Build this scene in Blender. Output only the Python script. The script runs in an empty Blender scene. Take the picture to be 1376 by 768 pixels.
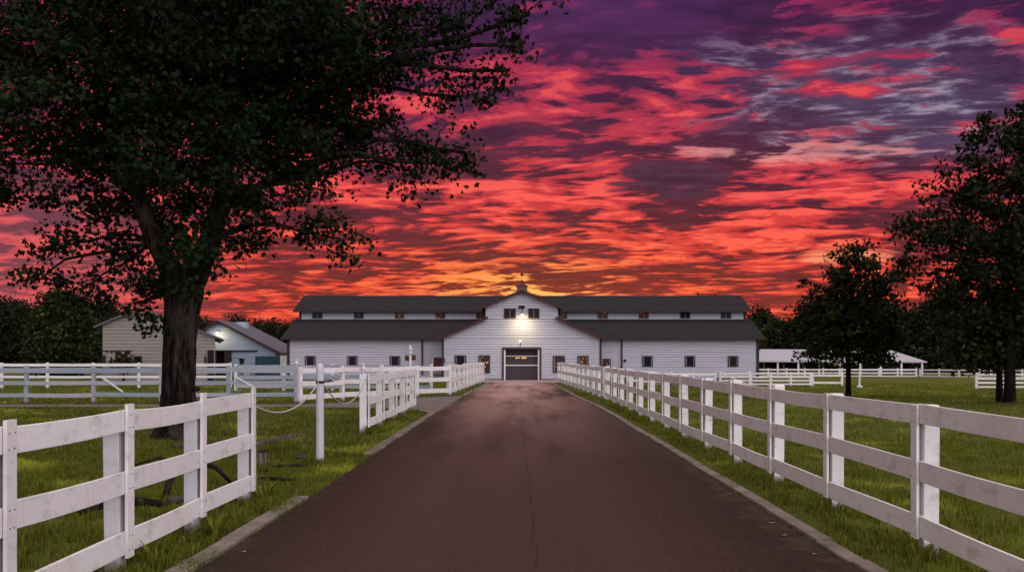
import bpy, bmesh, math, random
import numpy as np
from mathutils import Vector, Matrix, noise

random.seed(7)
RNG = np.random.default_rng(11)
SC = bpy.context.scene
COL = SC.collection
R = math.radians

# ------------------------------------------------------------------ camera
F = 1341.0                      # focal length in photo pixels (photo is 1376 x 768)
VPX, HZ, EYE = 693.0, 478.0, 1.7
cam_data = bpy.data.cameras.new('camera')
cam_data.sensor_width = 36.0
cam_data.lens = 36.0 * F / 1376.0
cam_data.shift_x = -(VPX - 688.0) / 1376.0
cam_data.shift_y = (HZ - 384.0) / 1376.0
cam_data.clip_start = 0.05
cam_data.clip_end = 3000.0
cam = bpy.data.objects.new('camera', cam_data)
cam.location = (0, 0, EYE)
cam.rotation_euler = (R(90), 0, 0)
COL.objects.link(cam)
SC.camera = cam

SC.view_settings.view_transform = 'Standard'
SC.view_settings.look = 'None'
SC.view_settings.gamma = 1.0
SC.view_settings.use_curve_mapping = False
SC.view_settings.exposure = 0.0
SC.cycles.use_denoising = True
SC.cycles.max_bounces = 6
SC.cycles.transparent_max_bounces = 8
SC.cycles.sample_clamp_indirect = 4.0


# ------------------------------------------------------------------ node helper
class V:
    """a socket (or number) with arithmetic"""
    def __init__(s, t, k): s.t = t; s.k = k
    def _m(s, op, a, b=None, c=None, clamp=False):
        n = s.t.nodes.new('ShaderNodeMath'); n.operation = op; n.use_clamp = clamp
        for i, q in enumerate((a, b, c)):
            if q is None: continue
            if isinstance(q, V): s.t.links.new(q.k, n.inputs[i])
            else: n.inputs[i].default_value = q
        return V(s.t, n.outputs[0])
    def __add__(s, o): return s._m('ADD', s, o)
    __radd__ = __add__
    def __sub__(s, o): return s._m('SUBTRACT', s, o)
    def __rsub__(s, o): return s._m('SUBTRACT', o, s)
    def __mul__(s, o): return s._m('MULTIPLY', s, o)
    __rmul__ = __mul__
    def __truediv__(s, o): return s._m('DIVIDE', s, o)
    def __rtruediv__(s, o): return s._m('DIVIDE', o, s)
    def __pow__(s, o): return s._m('POWER', s, o)
    def abs(s): return s._m('ABSOLUTE', s)
    def max(s, o): return s._m('MAXIMUM', s, o)
    def min(s, o): return s._m('MINIMUM', s, o)
    def clamp(s): return s._m('ADD', s, 0.0, clamp=True)
    def exp(s): return s._m('EXPONENT', s)
    def fract(s): return s._m('FRACT', s)


class NT:
    def __init__(s, tree):
        s.t = tree
        for n in list(tree.nodes): tree.nodes.remove(n)
    def new(s, kind, **kw):
        n = s.t.nodes.new(kind)
        for k, v in kw.items(): setattr(n, k, v)
        return n
    def link(s, a, b): s.t.links.new(a.k if isinstance(a, V) else a, b)
    def put(s, inp, q):
        if isinstance(q, V): s.t.links.new(q.k, inp)
        elif isinstance(q, (tuple, list)) and len(q) == 3 and len(inp.default_value) == 4: inp.default_value = (*q, 1)
        else: inp.default_value = q
    def coord(s, out='Object'):
        return V(s.t, s.new('ShaderNodeTexCoord').outputs[out])
    def pos(s): return V(s.t, s.new('ShaderNodeNewGeometry').outputs['Position'])
    def island(s): return V(s.t, s.new('ShaderNodeNewGeometry').outputs['Random Per Island'])
    def objrand(s): return V(s.t, s.new('ShaderNodeObjectInfo').outputs['Random'])
    def sep(s, v):
        n = s.new('ShaderNodeSeparateXYZ'); s.link(v, n.inputs[0])
        return [V(s.t, o) for o in n.outputs]
    def com(s, x, y, z):
        n = s.new('ShaderNodeCombineXYZ')
        for i, q in enumerate((x, y, z)): s.put(n.inputs[i], q)
        return V(s.t, n.outputs[0])
    def ss(s, a, b, x, lo=0.0, hi=1.0):
        n = s.new('ShaderNodeMapRange', interpolation_type='SMOOTHSTEP')
        s.put(n.inputs[0], x); s.put(n.inputs[1], a); s.put(n.inputs[2], b)
        n.inputs[3].default_value = lo; n.inputs[4].default_value = hi
        return V(s.t, n.outputs[0])
    def mix(s, f, a, b, mode='MIX'):
        n = s.new('ShaderNodeMix', data_type='RGBA', blend_type=mode)
        s.put(n.inputs[0], f); s.put(n.inputs[6], a); s.put(n.inputs[7], b)
        return V(s.t, n.outputs[2])
    def ramp(s, x, stops, interp='LINEAR'):
        n = s.new('ShaderNodeValToRGB'); n.color_ramp.interpolation = interp
        el = n.color_ramp.elements
        while len(el) < len(stops): el.new(0.5)
        for e, (p, c) in zip(el, stops): e.position = p; e.color = (*c, 1)
        s.put(n.inputs[0], x)
        return V(s.t, n.outputs[0])
    def noise(s, vec, scale, detail=4, rough=0.5, dist=0.0, out=0):
        n = s.new('ShaderNodeTexNoise'); s.link(vec, n.inputs['Vector'])
        n.inputs['Scale'].default_value = scale; n.inputs['Detail'].default_value = detail
        n.inputs['Roughness'].default_value = rough; n.inputs['Distortion'].default_value = dist
        return V(s.t, n.outputs[out])
    def voro(s, vec, scale, feature='F1', out='Distance'):
        n = s.new('ShaderNodeTexVoronoi', feature=feature); s.link(vec, n.inputs['Vector'])
        n.inputs['Scale'].default_value = scale
        return V(s.t, n.outputs[out])


# ------------------------------------------------------------------ sky and light
def build_world():
    w = bpy.data.worlds.new('World'); SC.world = w; w.use_nodes = True
    n = NT(w.node_tree)
    D = n.coord('Generated')
    x, y, z = n.sep(D)
    zc = z.max(0.0) + 0.115
    u = x / zc
    v = y / zc
    def P(su, sv, k, off): return n.com(u * su, v * sv + u * k, off)
    warp = n.noise(P(1, 1, 0.1, 3.0), 1.3, 3, 0.5)
    warp2 = n.noise(P(1, 1, 0.1, 8.0), 1.3, 3, 0.5)
    uu = u + (warp - 0.5) * 0.35
    vv = v + (warp2 - 0.5) * 0.35
    def Q(su, sv, k, off): return n.com(uu * su, vv * sv + uu * k, off)
    band = n.noise(Q(0.34, 1.0, 0.16, 1.7), 2.4, 4, 0.5)
    puff = n.noise(Q(0.55, 1.0, 0.10, 5.1), 6.6, 8, 0.55, 0.10)
    fine = n.noise(Q(0.62, 1.0, 0.12, 9.3), 13.0, 7, 0.62, 0.0)
    big = n.noise(P(0.5, 1.0, 0.1, 12.3), 0.75, 3, 0.5)
    fan = n.noise(n.com(uu * 1.5 - vv * 0.22, vv * 0.30 + uu * 0.1, 21.0), 1.9, 4, 0.55)
    dens = (fan - 0.5) * 0.55 + (band - 0.5) * 0.70 + (puff - 0.5) * 1.10 + (fine - 0.5) * 0.95 + (big - 0.5) * 0.40 + 0.735 - n.ss(0.22, 0.40, z) * 0.03 + n.ss(0.16, 0.05, z) * 0.045
    cells = n.voro(n.com(uu * 0.70 + (fine - 0.5) * 0.35, vv + uu * 0.10 + (puff - 0.5) * 0.5, 3.3), 8.5, 'SMOOTH_F1')
    dens = dens + (0.40 - cells) * 0.50
    # the lone heavy cloud, the clear gap and the open slot in the deck
    def spot(cx, cz, rx, rz):
        wob = (puff - 0.5) * 3.0 + (fine - 0.5) * 2.5
        return (((x / y.max(0.05) - cx) / rx) ** 2.0 + ((z / y.max(0.05) - cz) / rz) ** 2.0) * -1.0 + wob
    def slope(px, py): return (px - VPX) / F, (HZ - py) / F
    heavy = n.ss(-0.9, -0.2, spot(*slope(905, 243), 0.066, 0.027))
    gap = n.ss(-1.0, 0.4, spot(*slope(1050, 205), 0.155, 0.014)) * 1.0
    gap2 = n.ss(-1.0, 0.5, spot(*slope(1140, 343), 0.07, 0.011))
    blue = n.ss(-1.5, 0.3, spot(*slope(1240, 130), 0.22, 0.070))
    blue2 = n.ss(-1.4, 0.4, spot(*slope(955, 105), 0.090, 0.042)) * 0.9
    top = n.ss(-1.5, 0.4, spot(*slope(840, 18), 0.14, 0.05))
    dull = n.ss(-1.1, 0.7, spot(*slope(630, 195), 0.10, 0.035)) * 0.55
    dens = dens - heavy * 0.34 - top * 0.10 - dull * 0.12 - blue * 0.08
    lit = n.ss(0.655, 0.815, dens)
    hi = n.ss(0.83, 0.98, dens)
    el = (z / (y.max(0.15))).max(0.0)
    e = (el / 0.5).clamp()
    litc = n.ramp(e, [(0.0, (.74, .058, .036)), (0.16, (.72, .048, .036)), (0.28, (.62, .040, .046)), (0.42, (.48, .034, .066)),
                      (0.58, (.36, .024, .080)), (0.72, (.25, .020, .085)), (1.0, (.12, .02, .08))])
    hic = n.ramp(e, [(0.0, (1.0, .135, .060)), (0.16, (1.0, .130, .062)), (0.28, (.98, .105, .080)), (0.45, (.82, .085, .090)),
                     (0.62, (.66, .055, .080)), (0.8, (.5, .045, .085)), (1.0, (.25, .04, .10))])
    darkc = n.ramp(e, [(0.0, (.36, .042, .036)), (0.16, (.165, .024, .032)), (0.28, (.098, .019, .042)), (0.42, (.076, .018, .058)),
                       (0.58, (.058, .016, .068)), (0.72, (.044, .015, .072)), (1.0, (.03, .014, .06))])
    darkc = n.mix(n.ss(0.34, 0.66, fine * 0.6 + puff * 0.4), n.mix(0.35, darkc, (0, 0, 0)), n.mix(0.16, darkc, litc))
    c = n.mix(lit, darkc, litc)
    c = n.mix(hi, c, hic)
    # glow where the sun went down
    gx, gz = slope(712, 392)
    g = ((((x / y.max(0.05) - gx) / 0.070) ** 2.0 + ((el - gz) / 0.022) ** 2.0) * -1.0).exp()
    g2 = ((((x / y.max(0.05) - gx) / 0.17) ** 2.0 + ((el - gz) / 0.038) ** 2.0) * -1.0).exp()
    c = n.mix(g2 * n.ss(0.72, 0.95, dens) * 0.60, c, (1.0, .27, .055))
    c = n.mix(g * n.ss(0.66, 0.88, dens) * 0.95, c, (1.15, .58, .12))
    # blue-grey thin places up right, pale slots
    ridge = n.ss(0.10, 0.0, (puff - 0.50).abs())
    bl = n.mix(ridge * n.ss(0.45, 0.62, fine), (.075, .052, .115), (.34, .29, .40))
    c = n.mix(blue * n.ss(0.86, 0.68, dens + ridge * -0.08) * 0.85, c, bl)
    c = n.mix(blue2 * n.ss(0.82, 0.62, dens) * 0.75, c, n.mix(ridge * n.ss(0.46, 0.6, fine), (.06, .035, .10), (.30, .25, .38)))
    c = n.mix(gap * n.ss(0.60, 0.76, dens) * 0.62, c, (.74, .34, .33))
    c = n.mix(gap2 * n.ss(0.55, 0.75, dens) * 0.8, c, (.85, .34, .17))
    c = n.mix(heavy * 0.80, c, n.mix(n.ss(0.40, 0.62, puff * 0.5 + fine * 0.5), (.030, .012, .036), (.090, .030, .070)))
    c = n.mix(top * 0.55 * n.ss(0.95, 0.7, dens), c, (.085, .024, .120))
    # dusty pink low on the left
    left = n.ss(-0.22, -0.48, x / y.max(0.05)) * n.ss(0.24, 0.12, el)
    c = n.mix(left * 0.55, c, n.mix(lit, (.23, .075, .11), (.48, .10, .14)))
    # the open eastern sky behind the photographer: pale, lavender, brightened as unseen fill
    az = x * 0.42 - y * 0.90
    back = n.ss(-0.10, 0.62, az) 
    bc = n.mix(n.ss(0.0, 0.75, z), (1.78, 1.66, 1.74), (1.20, 1.10, 1.18))
    bc = n.mix(n.ss(0.35, 0.75, puff) * 0.35, bc, (1.05, .80, .95))
    c = n.mix(n.ss(0.55, 0.95, z), c, (1.75, 1.52, 1.36))
    c = n.mix(back, c, bc)
    c = n.mix(n.ss(0.0, -0.06, z), c, (.02, .02, .018))
    bg = n.new('ShaderNodeBackground'); n.link(c, bg.inputs[0]); bg.inputs[1].default_value = 1.0
    sky = n.new('ShaderNodeTexSky'); sky.sky_type = 'NISHITA'; sky.sun_disc = False
    sky.sun_elevation = R(1.0); sky.sun_rotation = R(0.8)
    bg2 = n.new('ShaderNodeBackground'); n.link(sky.outputs[0], bg2.inputs[0]); bg2.inputs[1].default_value = 0.003
    add = n.new('ShaderNodeAddShader'); n.link(bg.outputs[0], add.inputs[0]); n.link(bg2.outputs[0], add.inputs[1])
    out = n.new('ShaderNodeOutputWorld'); n.link(add.outputs[0], out.inputs[0])
    w.cycles.sampling_method = 'MANUAL'; w.cycles.sample_map_resolution = 1024


build_world()

# broad soft fill lamp added behind and right of the camera, opposite the sunset
added_fill_data = bpy.data.lights.new('sun', 'SUN')
added_fill_data.energy = 0.7; added_fill_data.angle = R(35); added_fill_data.color = (1.0, .90, .93)
sun = bpy.data.objects.new('sun', added_fill_data)
sun.rotation_euler = Vector((-0.70, 0.66, -0.42)).to_track_quat('-Z', 'Y').to_euler()
COL.objects.link(sun)


# ------------------------------------------------------------------ geometry helpers
ORG = {}


def ground_z(x, y):
    """the lawn falls away gently on the far right"""
    t = min(max((x - 5.0) / 6.0, 0.0), 1.0); t = t * t * (3 - 2 * t)
    return -(1.0 - math.exp(-max(y - 40.0, 0.0) / 55.0)) * t


def at(px, py, Y):
    """photo pixel at a given depth -> world point"""
    return Vector(((px - VPX) / F * Y, Y, EYE - (py - HZ) / F * Y))


def props(o, label=None, cat=None, group=None, kind=None):
    if label: o['label'] = label
    if cat: o['category'] = cat
    if group: o['group'] = group
    if kind: o['kind'] = kind
    return o


def thing(name, label, cat, loc=(0, 0, 0), group=None):
    o = bpy.data.objects.new(name, None); COL.objects.link(o)
    o.empty_display_size = 0.3
    o.location = loc
    ORG[o] = Vector(loc)
    return props(o, label, cat, group)


class MB:
    def __init__(s): s.v = []; s.f = []; s.m = []
    def add(s, vs, fs, m=0):
        b = len(s.v); s.v += [tuple(q) for q in vs]
        for f in fs: s.f.append(tuple(b + i for i in f)); s.m.append(m)
        return s
    def box(s, x0, x1, y0, y1, z0, z1, m=0):
        return s.add([(x0, y0, z0), (x1, y0, z0), (x1, y1, z0), (x0, y1, z0), (x0, y0, z1), (x1, y0, z1), (x1, y1, z1), (x0, y1, z1)],
                     [(0, 3, 2, 1), (4, 5, 6, 7), (0, 1, 5, 4), (1, 2, 6, 5), (2, 3, 7, 6), (3, 0, 4, 7)], m)
    def loft(s, secs, m=0, cap=True, closed=True):
        b = len(s.v); k = len(secs[0])
        for q in secs: s.v += [tuple(p) for p in q]
        for i in range(len(secs) - 1):
            for j in range(k if closed else k - 1):
                a, c = b + i * k + j, b + i * k + (j + 1) % k
                s.f.append((a, c, c + k, a + k)); s.m.append(m)
        if cap:
            s.f.append(tuple(b + j for j in reversed(range(k)))); s.m.append(m)
            s.f.append(tuple(b + (len(secs) - 1) * k + j for j in range(k))); s.m.append(m)
        return s
    def tube(s, pts, rad, n=8, m=0, cap=True):
        pts = [Vector(p) for p in pts]
        if not hasattr(rad, '__len__'): rad = [rad] * len(pts)
        secs = []; up = None
        for i, p in enumerate(pts):
            d = (pts[min(i + 1, len(pts) - 1)] - pts[max(i - 1, 0)]).normalized()
            if up is None:
                up = Vector((0, 0, 1)) if abs(d.z) < 0.9 else Vector((1, 0, 0))
            a = d.cross(up).normalized(); c = a.cross(d).normalized(); up = c
            secs.append([p + (a * math.cos(t) + c * math.sin(t)) * rad[i] for t in [2 * math.pi * j / n for j in range(n)]])
        return s.loft(secs, m, cap)
    def slab(s, quad, t, m=0):
        """quad of four corners, thickened downward by t"""
        q = [Vector(p) for p in quad]; lo = [p - Vector((0, 0, t)) for p in q]
        return s.add(q + lo, [(0, 1, 2, 3), (7, 6, 5, 4), (0, 4, 5, 1), (1, 5, 6, 2), (2, 6, 7, 3), (3, 7, 4, 0)], m)
    def prism(s, poly, off, m=0):
        """closed polygon of points, extruded by the vector off"""
        p = [Vector(q) for q in poly]; k = len(p); o = Vector(off)
        return s.add(p + [q + o for q in p], [tuple(range(k)), tuple(range(2 * k - 1, k - 1, -1))] +
                     [(i, i + k, (i + 1) % k + k, (i + 1) % k) for i in range(k)], m)
    def build_each(s, name, mats, parent=None, **k):
        """one object for every separate piece"""
        par = list(range(len(s.v)))
        def find(i):
            while par[i] != i: par[i] = par[par[i]]; i = par[i]
            return i
        for f in s.f:
            for i in f[1:]: par[find(i)] = find(f[0])
        groups = {}
        for f, mi in zip(s.f, s.m): groups.setdefault(find(f[0]), []).append((f, mi))
        out = []
        for g in groups.values():
            ids = sorted({i for f, _ in g for i in f}); mp = {i: j for j, i in enumerate(ids)}
            q = MB(); q.v = [s.v[i] for i in ids]; q.f = [tuple(mp[i] for i in f) for f, _ in g]; q.m = [mi for _, mi in g]
            out.append(q.build(name, mats, parent, **k))
        return out
    def ball(s, c, r, m=0, n=10, k=7, sx=1, sz=1):
        c = Vector(c); secs = []
        for i in range(k):
            t = math.pi * (i + 0.02 if i == 0 else (i - 0.02 if i == k - 1 else i)) / (k - 1)
            secs.append([c + Vector((r * sx * math.sin(t) * math.cos(a), r * sx * math.sin(t) * math.sin(a), -r * sz * math.cos(t)))
                         for a in [2 * math.pi * j / n for j in range(n)]])
        return s.loft(secs, m)
    def build(s, name, mats, parent=None, bevel=0.0, smooth=False, segs=1):
        o_ = Vector((0, 0, 0)); p = parent
        while p is not None:
            if p in ORG: o_ = ORG[p]; break
            p = p.parent
        me = bpy.data.meshes.new(name)
        me.from_pydata([(a - o_.x, b - o_.y, c - o_.z) for a, b, c in s.v], [], s.f)
        if not isinstance(mats, (list, tuple)): mats = [mats]
        for q in mats: me.materials.append(q)
        me.polygons.foreach_set('material_index', s.m)
        bm = bmesh.new(); bm.from_mesh(me)
        bmesh.ops.recalc_face_normals(bm, faces=bm.faces)
        if bevel:
            ed = [e for e in bm.edges if len(e.link_faces) == 2 and e.calc_face_angle(0) > 0.6]
            bmesh.ops.bevel(bm, geom=ed, offset=bevel, segments=segs, affect='EDGES', clamp_overlap=True)
        bm.to_mesh(me); bm.free()
        if smooth: me.polygons.foreach_set('use_smooth', [True] * len(me.polygons))
        me.update()
        ob = bpy.data.objects.new(name, me); COL.objects.link(ob)
        if parent is not None: ob.parent = parent
        return ob


def mesh_np(name, verts, nper, faces_local, mat, parent=None, origin=(0, 0, 0), smooth=False):
    """many equal islands of nper vertices; faces_local lists the faces of one island"""
    N = len(verts) // nper
    loops = []; sizes = []
    base = np.arange(N)[:, None] * nper
    per = np.concatenate([np.array(f) for f in faces_local])
    loop_idx = (base + per[None, :]).ravel().astype(np.int32)
    tot = np.tile(np.array([len(f) for f in faces_local]), N).astype(np.int32)
    start = np.concatenate([[0], np.cumsum(tot)[:-1]]).astype(np.int32)
    me = bpy.data.meshes.new(name)
    me.vertices.add(len(verts)); me.vertices.foreach_set('co', (np.asarray(verts) - np.array(origin)).astype(np.float32).ravel())
    me.loops.add(len(loop_idx)); me.loops.foreach_set('vertex_index', loop_idx)
    me.polygons.add(len(tot)); me.polygons.foreach_set('loop_start', start); me.polygons.foreach_set('loop_total', tot)
    if smooth: me.polygons.foreach_set('use_smooth', np.ones(len(tot), dtype=bool))
    me.update(calc_edges=True)
    me.materials.append(mat)
    o = bpy.data.objects.new(name, me); COL.objects.link(o)
    if parent is not None: o.parent = parent
    return o


# ------------------------------------------------------------------ materials
def material(name):
    m = bpy.data.materials.new(name); m.use_nodes = True
    n = NT(m.node_tree)
    b = n.new('ShaderNodeBsdfPrincipled'); o = n.new('ShaderNodeOutputMaterial')
    m.node_tree.links.new(b.outputs[0], o.inputs[0])
    return m, n, b


def bump(n, b, h, strength=0.4, dist=0.02):
    k = n.new('ShaderNodeBump'); k.inputs['Strength'].default_value = strength; k.inputs['Distance'].default_value = dist
    n.link(h, k.inputs['Height']); n.t.links.new(k.outputs[0], b.inputs['Normal'])


def m_plain(name, col, rough=0.6, metal=0.0, var=0.12, scale=3.0, bumpy=0.15):
    m, n, b = material(name)
    p = n.pos(); q = n.noise(p, scale, 5, 0.6)
    n.put(b.inputs['Base Color'], n.mix(q, tuple(c * (1 - var) for c in col), tuple(min(1, c * (1 + var)) for c in col)))
    b.inputs['Roughness'].default_value = rough; b.inputs['Metallic'].default_value = metal
    b.inputs['Specular IOR Level'].default_value = 0.15
    if bumpy: bump(n, b, n.noise(p, scale * 14, 4), bumpy, 0.01)
    return m


def m_emit(name, col, strength):
    m, n, b = material(name)
    b.inputs['Base Color'].default_value = (*[c * .5 for c in col], 1)
    b.inputs['Emission Color'].default_value = (*col, 1); b.inputs['Emission Strength'].default_value = strength
    return m


def m_paint(name, sx, sy, sz, base=(.80, .79, .80)):
    """old white fence paint: grain along the board, scuffs, chips and mud splash"""
    m, n, b = material(name)
    p = n.pos(); x, y, z = n.sep(p); r = n.objrand()
    q = n.com(x * sx + r * 7.0, y * sy + r * 3.0, z * sz + r * 5.0)
    grain = n.noise(q, 9.0, 6, 0.65)
    blot = n.noise(n.com(x + r * 9.0, y, z), 1.6, 4, 0.6)
    c = n.mix(n.ss(0.30, 0.72, grain), tuple(k * .88 for k in base), base)
    c = n.mix(n.ss(0.48, 0.72, blot) * 0.40, c, (.60, .52, .50))
    c = n.mix(r * 0.45, c, (.58, .53, .53))
    drip = n.noise(n.com(x * 14.0, y * 14.0, z * 0.8), 1.0, 4, 0.6)
    c = n.mix(n.ss(0.56, 0.72, drip) * 0.30, c, (.40, .36, .33))
    alg = n.noise(n.com(x, y, z * 2.0 + r * 4.0), 3.2, 5, 0.65)
    c = n.mix(n.ss(0.52, 0.70, alg) * 0.48, c, (.34, .33, .27))
    scuff = n.noise(n.com(x * sx * 1.0 + r * 3.0, y * sy + r * 9.0, z * sz), 26.0, 3, 0.6)
    c = n.mix(n.ss(0.655, 0.71, scuff) * n.ss(0.45, 0.58, blot) * 0.85, c, (.17, .13, .11))
    chip = n.noise(p, 30.0, 3, 0.5)
    c = n.mix(n.ss(0.735, 0.76, chip) * 0.85, c, (.10, .075, .06))
    mud = n.noise(p, 22.0, 5, 0.65)
    gz = n.ss(0.24, 0.0, n.sep(n.coord('Object'))[2])
    c = n.mix(n.ss(0.50, 0.66, mud * 0.75 + gz * 0.42) * gz * 0.95, c, (.07, .06, .035))
    n.put(b.inputs['Base Color'], c)
    b.inputs['Roughness'].default_value = 0.55
    b.inputs['Specular IOR Level'].default_value = 0.25
    bump(n, b, grain + chip * 0.3, 0.22, 0.003)
    return m


def m_bark(name, c0, c1, sc=1.0):
    m, n, b = material(name)
    p = n.coord('Object'); x, y, z = n.sep(p)
    q = n.com(x * sc, y * sc, z * sc * 0.22)
    a = n.noise(q, 9.0, 8, 0.68, 0.6); v = n.voro(n.com(x * sc, y * sc, z * sc * 0.16), 8.0)
    ck = n.voro(n.com(x * sc + a * .10, y * sc, z * sc * 0.20), 11.0, 'DISTANCE_TO_EDGE')
    h = a * 0.6 + v * 0.4 + n.ss(0.0, 0.30, ck) * 0.16
    c = n.mix(n.ss(0.40, 0.88, h), c0, c1)
    c = n.mix(n.ss(0.52, 0.66, n.noise(p, 1.3, 4, 0.6)) * 0.5, c, tuple(k * .9 + .012 for k in c1))
    n.put(b.inputs['Base Color'], c)
    b.inputs['Roughness'].default_value = 0.9; b.inputs['Specular IOR Level'].default_value = 0.06
    bump(n, b, h, 1.0, 0.06)
    return m


def m_leaf(name, dark, light, trans=0.25):
    m, n, b = material(name)
    r = n.island(); p = n.pos()
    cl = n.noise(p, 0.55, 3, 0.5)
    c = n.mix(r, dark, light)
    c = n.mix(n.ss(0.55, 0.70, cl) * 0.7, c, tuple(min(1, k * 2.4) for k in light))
    n.put(b.inputs['Base Color'], c)
    b.inputs['Roughness'].default_value = 0.55
    b.inputs['Specular IOR Level'].default_value = 0.08
    t = n.new('ShaderNodeBsdfTranslucent'); n.link(c, t.inputs[0])
    mx = n.new('ShaderNodeMixShader'); mx.inputs[0].default_value = trans
    n.t.links.new(b.outputs[0], mx.inputs[1]); n.t.links.new(t.outputs[0], mx.inputs[2])
    out = [k for k in n.t.nodes if k.type == 'OUTPUT_MATERIAL'][0]
    n.t.links.new(mx.outputs[0], out.inputs[0])
    return m


def m_siding(name, base, weather=(.4, .36, .33), amount=0.35):
    m, n, b = material(name)
    p = n.pos(); x, y, z = n.sep(p)
    a = n.noise(n.com(x * 0.25, y * 0.25, z * 2.2), 2.0, 6, 0.62)
    s = n.noise(n.com(x * 3.0, y * 3.0, z * 0.25), 1.4, 5, 0.6)
    board = n.noise(n.com(x * 0.05, y * 0.05, (z / 0.155 - z / 0.155 % 1.0) if False else z * 6.0), 1.0, 2, 0.5)
    c = n.mix(n.ss(0.35, 0.7, a), tuple(k * .86 for k in base), base)
    c = n.mix(n.ss(0.52, 0.78, s) * amount, c, weather)
    c = n.mix((board - 0.5).abs() * 0.5, c, tuple(k * .75 for k in base))
    n.put(b.inputs['Base Color'], c)
    b.inputs['Roughness'].default_value = 0.5
    bump(n, b, a, 0.15, 0.01)
    return m


def m_roof(name, c0, c1, rough=0.85, metal=0.0, rows=0.19):
    m, n, b = material(name)
    p = n.pos(); x, y, z = n.sep(p)
    k = n.new('ShaderNodeTexBrick'); n.link(n.com(x + y * 0.37, z * 2.3, 0.0), k.inputs['Vector'])
    k.inputs['Scale'].default_value = 3.2; k.inputs['Mortar Size'].default_value = 0.012; k.inputs['Color1'].default_value = (.2, .2, .2, 1)
    k.inputs['Color2'].default_value = (.9, .9, .9, 1); k.inputs['Mortar'].default_value = (0, 0, 0, 1)
    bw = n.new('ShaderNodeRGBToBW'); n.t.links.new(k.outputs[0], bw.inputs[0]); t = V(n.t, bw.outputs[0])
    g = n.noise(p, 1.1, 5, 0.6); f = n.noise(p, 26.0, 4, 0.7)
    n.put(b.inputs['Base Color'], n.mix((t * 0.40 + g * 0.45 + f * 0.35 - 0.1).clamp(), c0, c1))
    b.inputs['Roughness'].default_value = rough; b.inputs['Metallic'].default_value = metal
    b.inputs['Specular IOR Level'].default_value = 0.06
    bump(n, b, t * 0.6 + f * 0.5, 0.5, 0.015)
    return m


def m_asphalt():
    m, n, b = material('asphalt')
    p = n.pos(); x, y, z = n.sep(p)
    agg = n.noise(p, 48.0, 6, 0.85); grit = n.voro(p, 95.0)
    mid = n.noise(p, 7.0, 5, 0.62); patch = n.noise(n.com(x * 0.8, y * 0.22, 0.0), 0.9, 5, 0.6)
    c = n.mix(n.ss(0.40, 0.62, agg), (.0030, .0017, .0012), (.060, .030, .0205))
    c = n.mix(n.ss(0.62, 0.82, grit) * 0.35, c, (.12, .075, .060))
    c = n.mix(n.ss(0.42, 0.70, mid) * 0.35, c, (.026, .020, .020))
    c = n.mix(n.ss(0.45, 0.75, patch) * 0.45, c, (.042, .0245, .0195))
    wear = n.ss(0.45, 0.15, ((x.abs() - 1.0).abs())) * n.noise(n.com(x * 2.0, y * 0.12, 0.0), 1.2, 4)
    c = n.mix(wear * 0.45, c, (.056, .033, .027))
    stain = n.noise(n.com(x * 1.0, y * 0.9, 2.0), 1.5, 4, 0.6)
    c = n.mix(n.ss(0.67, 0.74, stain) * 0.55, c, (.017, .014, .014))
    wob = n.noise(n.com(0.0, y, 0.0), 0.9, 5, 0.7) - 0.5
    seam = (x - 0.17 - wob * 0.16).abs()
    crack = n.ss(0.016, 0.003, seam) * n.ss(0.35, 0.48, n.noise(n.com(3.0, y, 0.0), 2.2, 3, 0.6))
    c = n.mix(crack * 0.38, c, (.010, .008, .008))
    wob2 = n.noise(n.com(x * 0.7, 4.0, 0.0), 1.1, 5, 0.7) - 0.5
    far = n.ss(0.05, 0.01, (y - 20.5 - wob2 * 1.4).abs()) * n.ss(0.5, 0.56, n.noise(p, 0.5, 2))
    c = n.mix(far * 0.5, c, (.012, .010, .010))
    far_sheen = n.ss(8.0, 58.0, y) * n.ss(0.30, 0.62, n.noise(n.com(x * 0.6, y * 0.06, 5.0), 1.3, 5, 0.6))
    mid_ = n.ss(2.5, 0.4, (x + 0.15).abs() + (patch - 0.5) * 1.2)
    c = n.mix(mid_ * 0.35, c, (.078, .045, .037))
    c = n.mix(far_sheen * (0.50 + mid_ * 0.5), c, (.42, .25, .225))  # sky sheen towards the barn, painted into the road colour
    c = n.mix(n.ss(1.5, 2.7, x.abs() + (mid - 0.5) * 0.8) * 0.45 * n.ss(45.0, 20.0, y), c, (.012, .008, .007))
    edge = n.ss(0.58, 0.75, n.noise(p, 3.0, 5, 0.65) + n.ss(2.15, 2.75, x.abs()) * 0.22)
    c = n.mix(edge * 0.35, c, (.075, .058, .042))
    n.put(b.inputs['Base Color'], c)
    n.put(b.inputs['Roughness'], n.ss(0.3, 0.75, patch, 0.60, 0.72))
    b.inputs['Specular IOR Level'].default_value = 0.10
    bump(n, b, agg * 0.6 + grit * 0.6 - crack * 3.0 + mid * 0.5, 0.6, 0.008)
    return m


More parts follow.
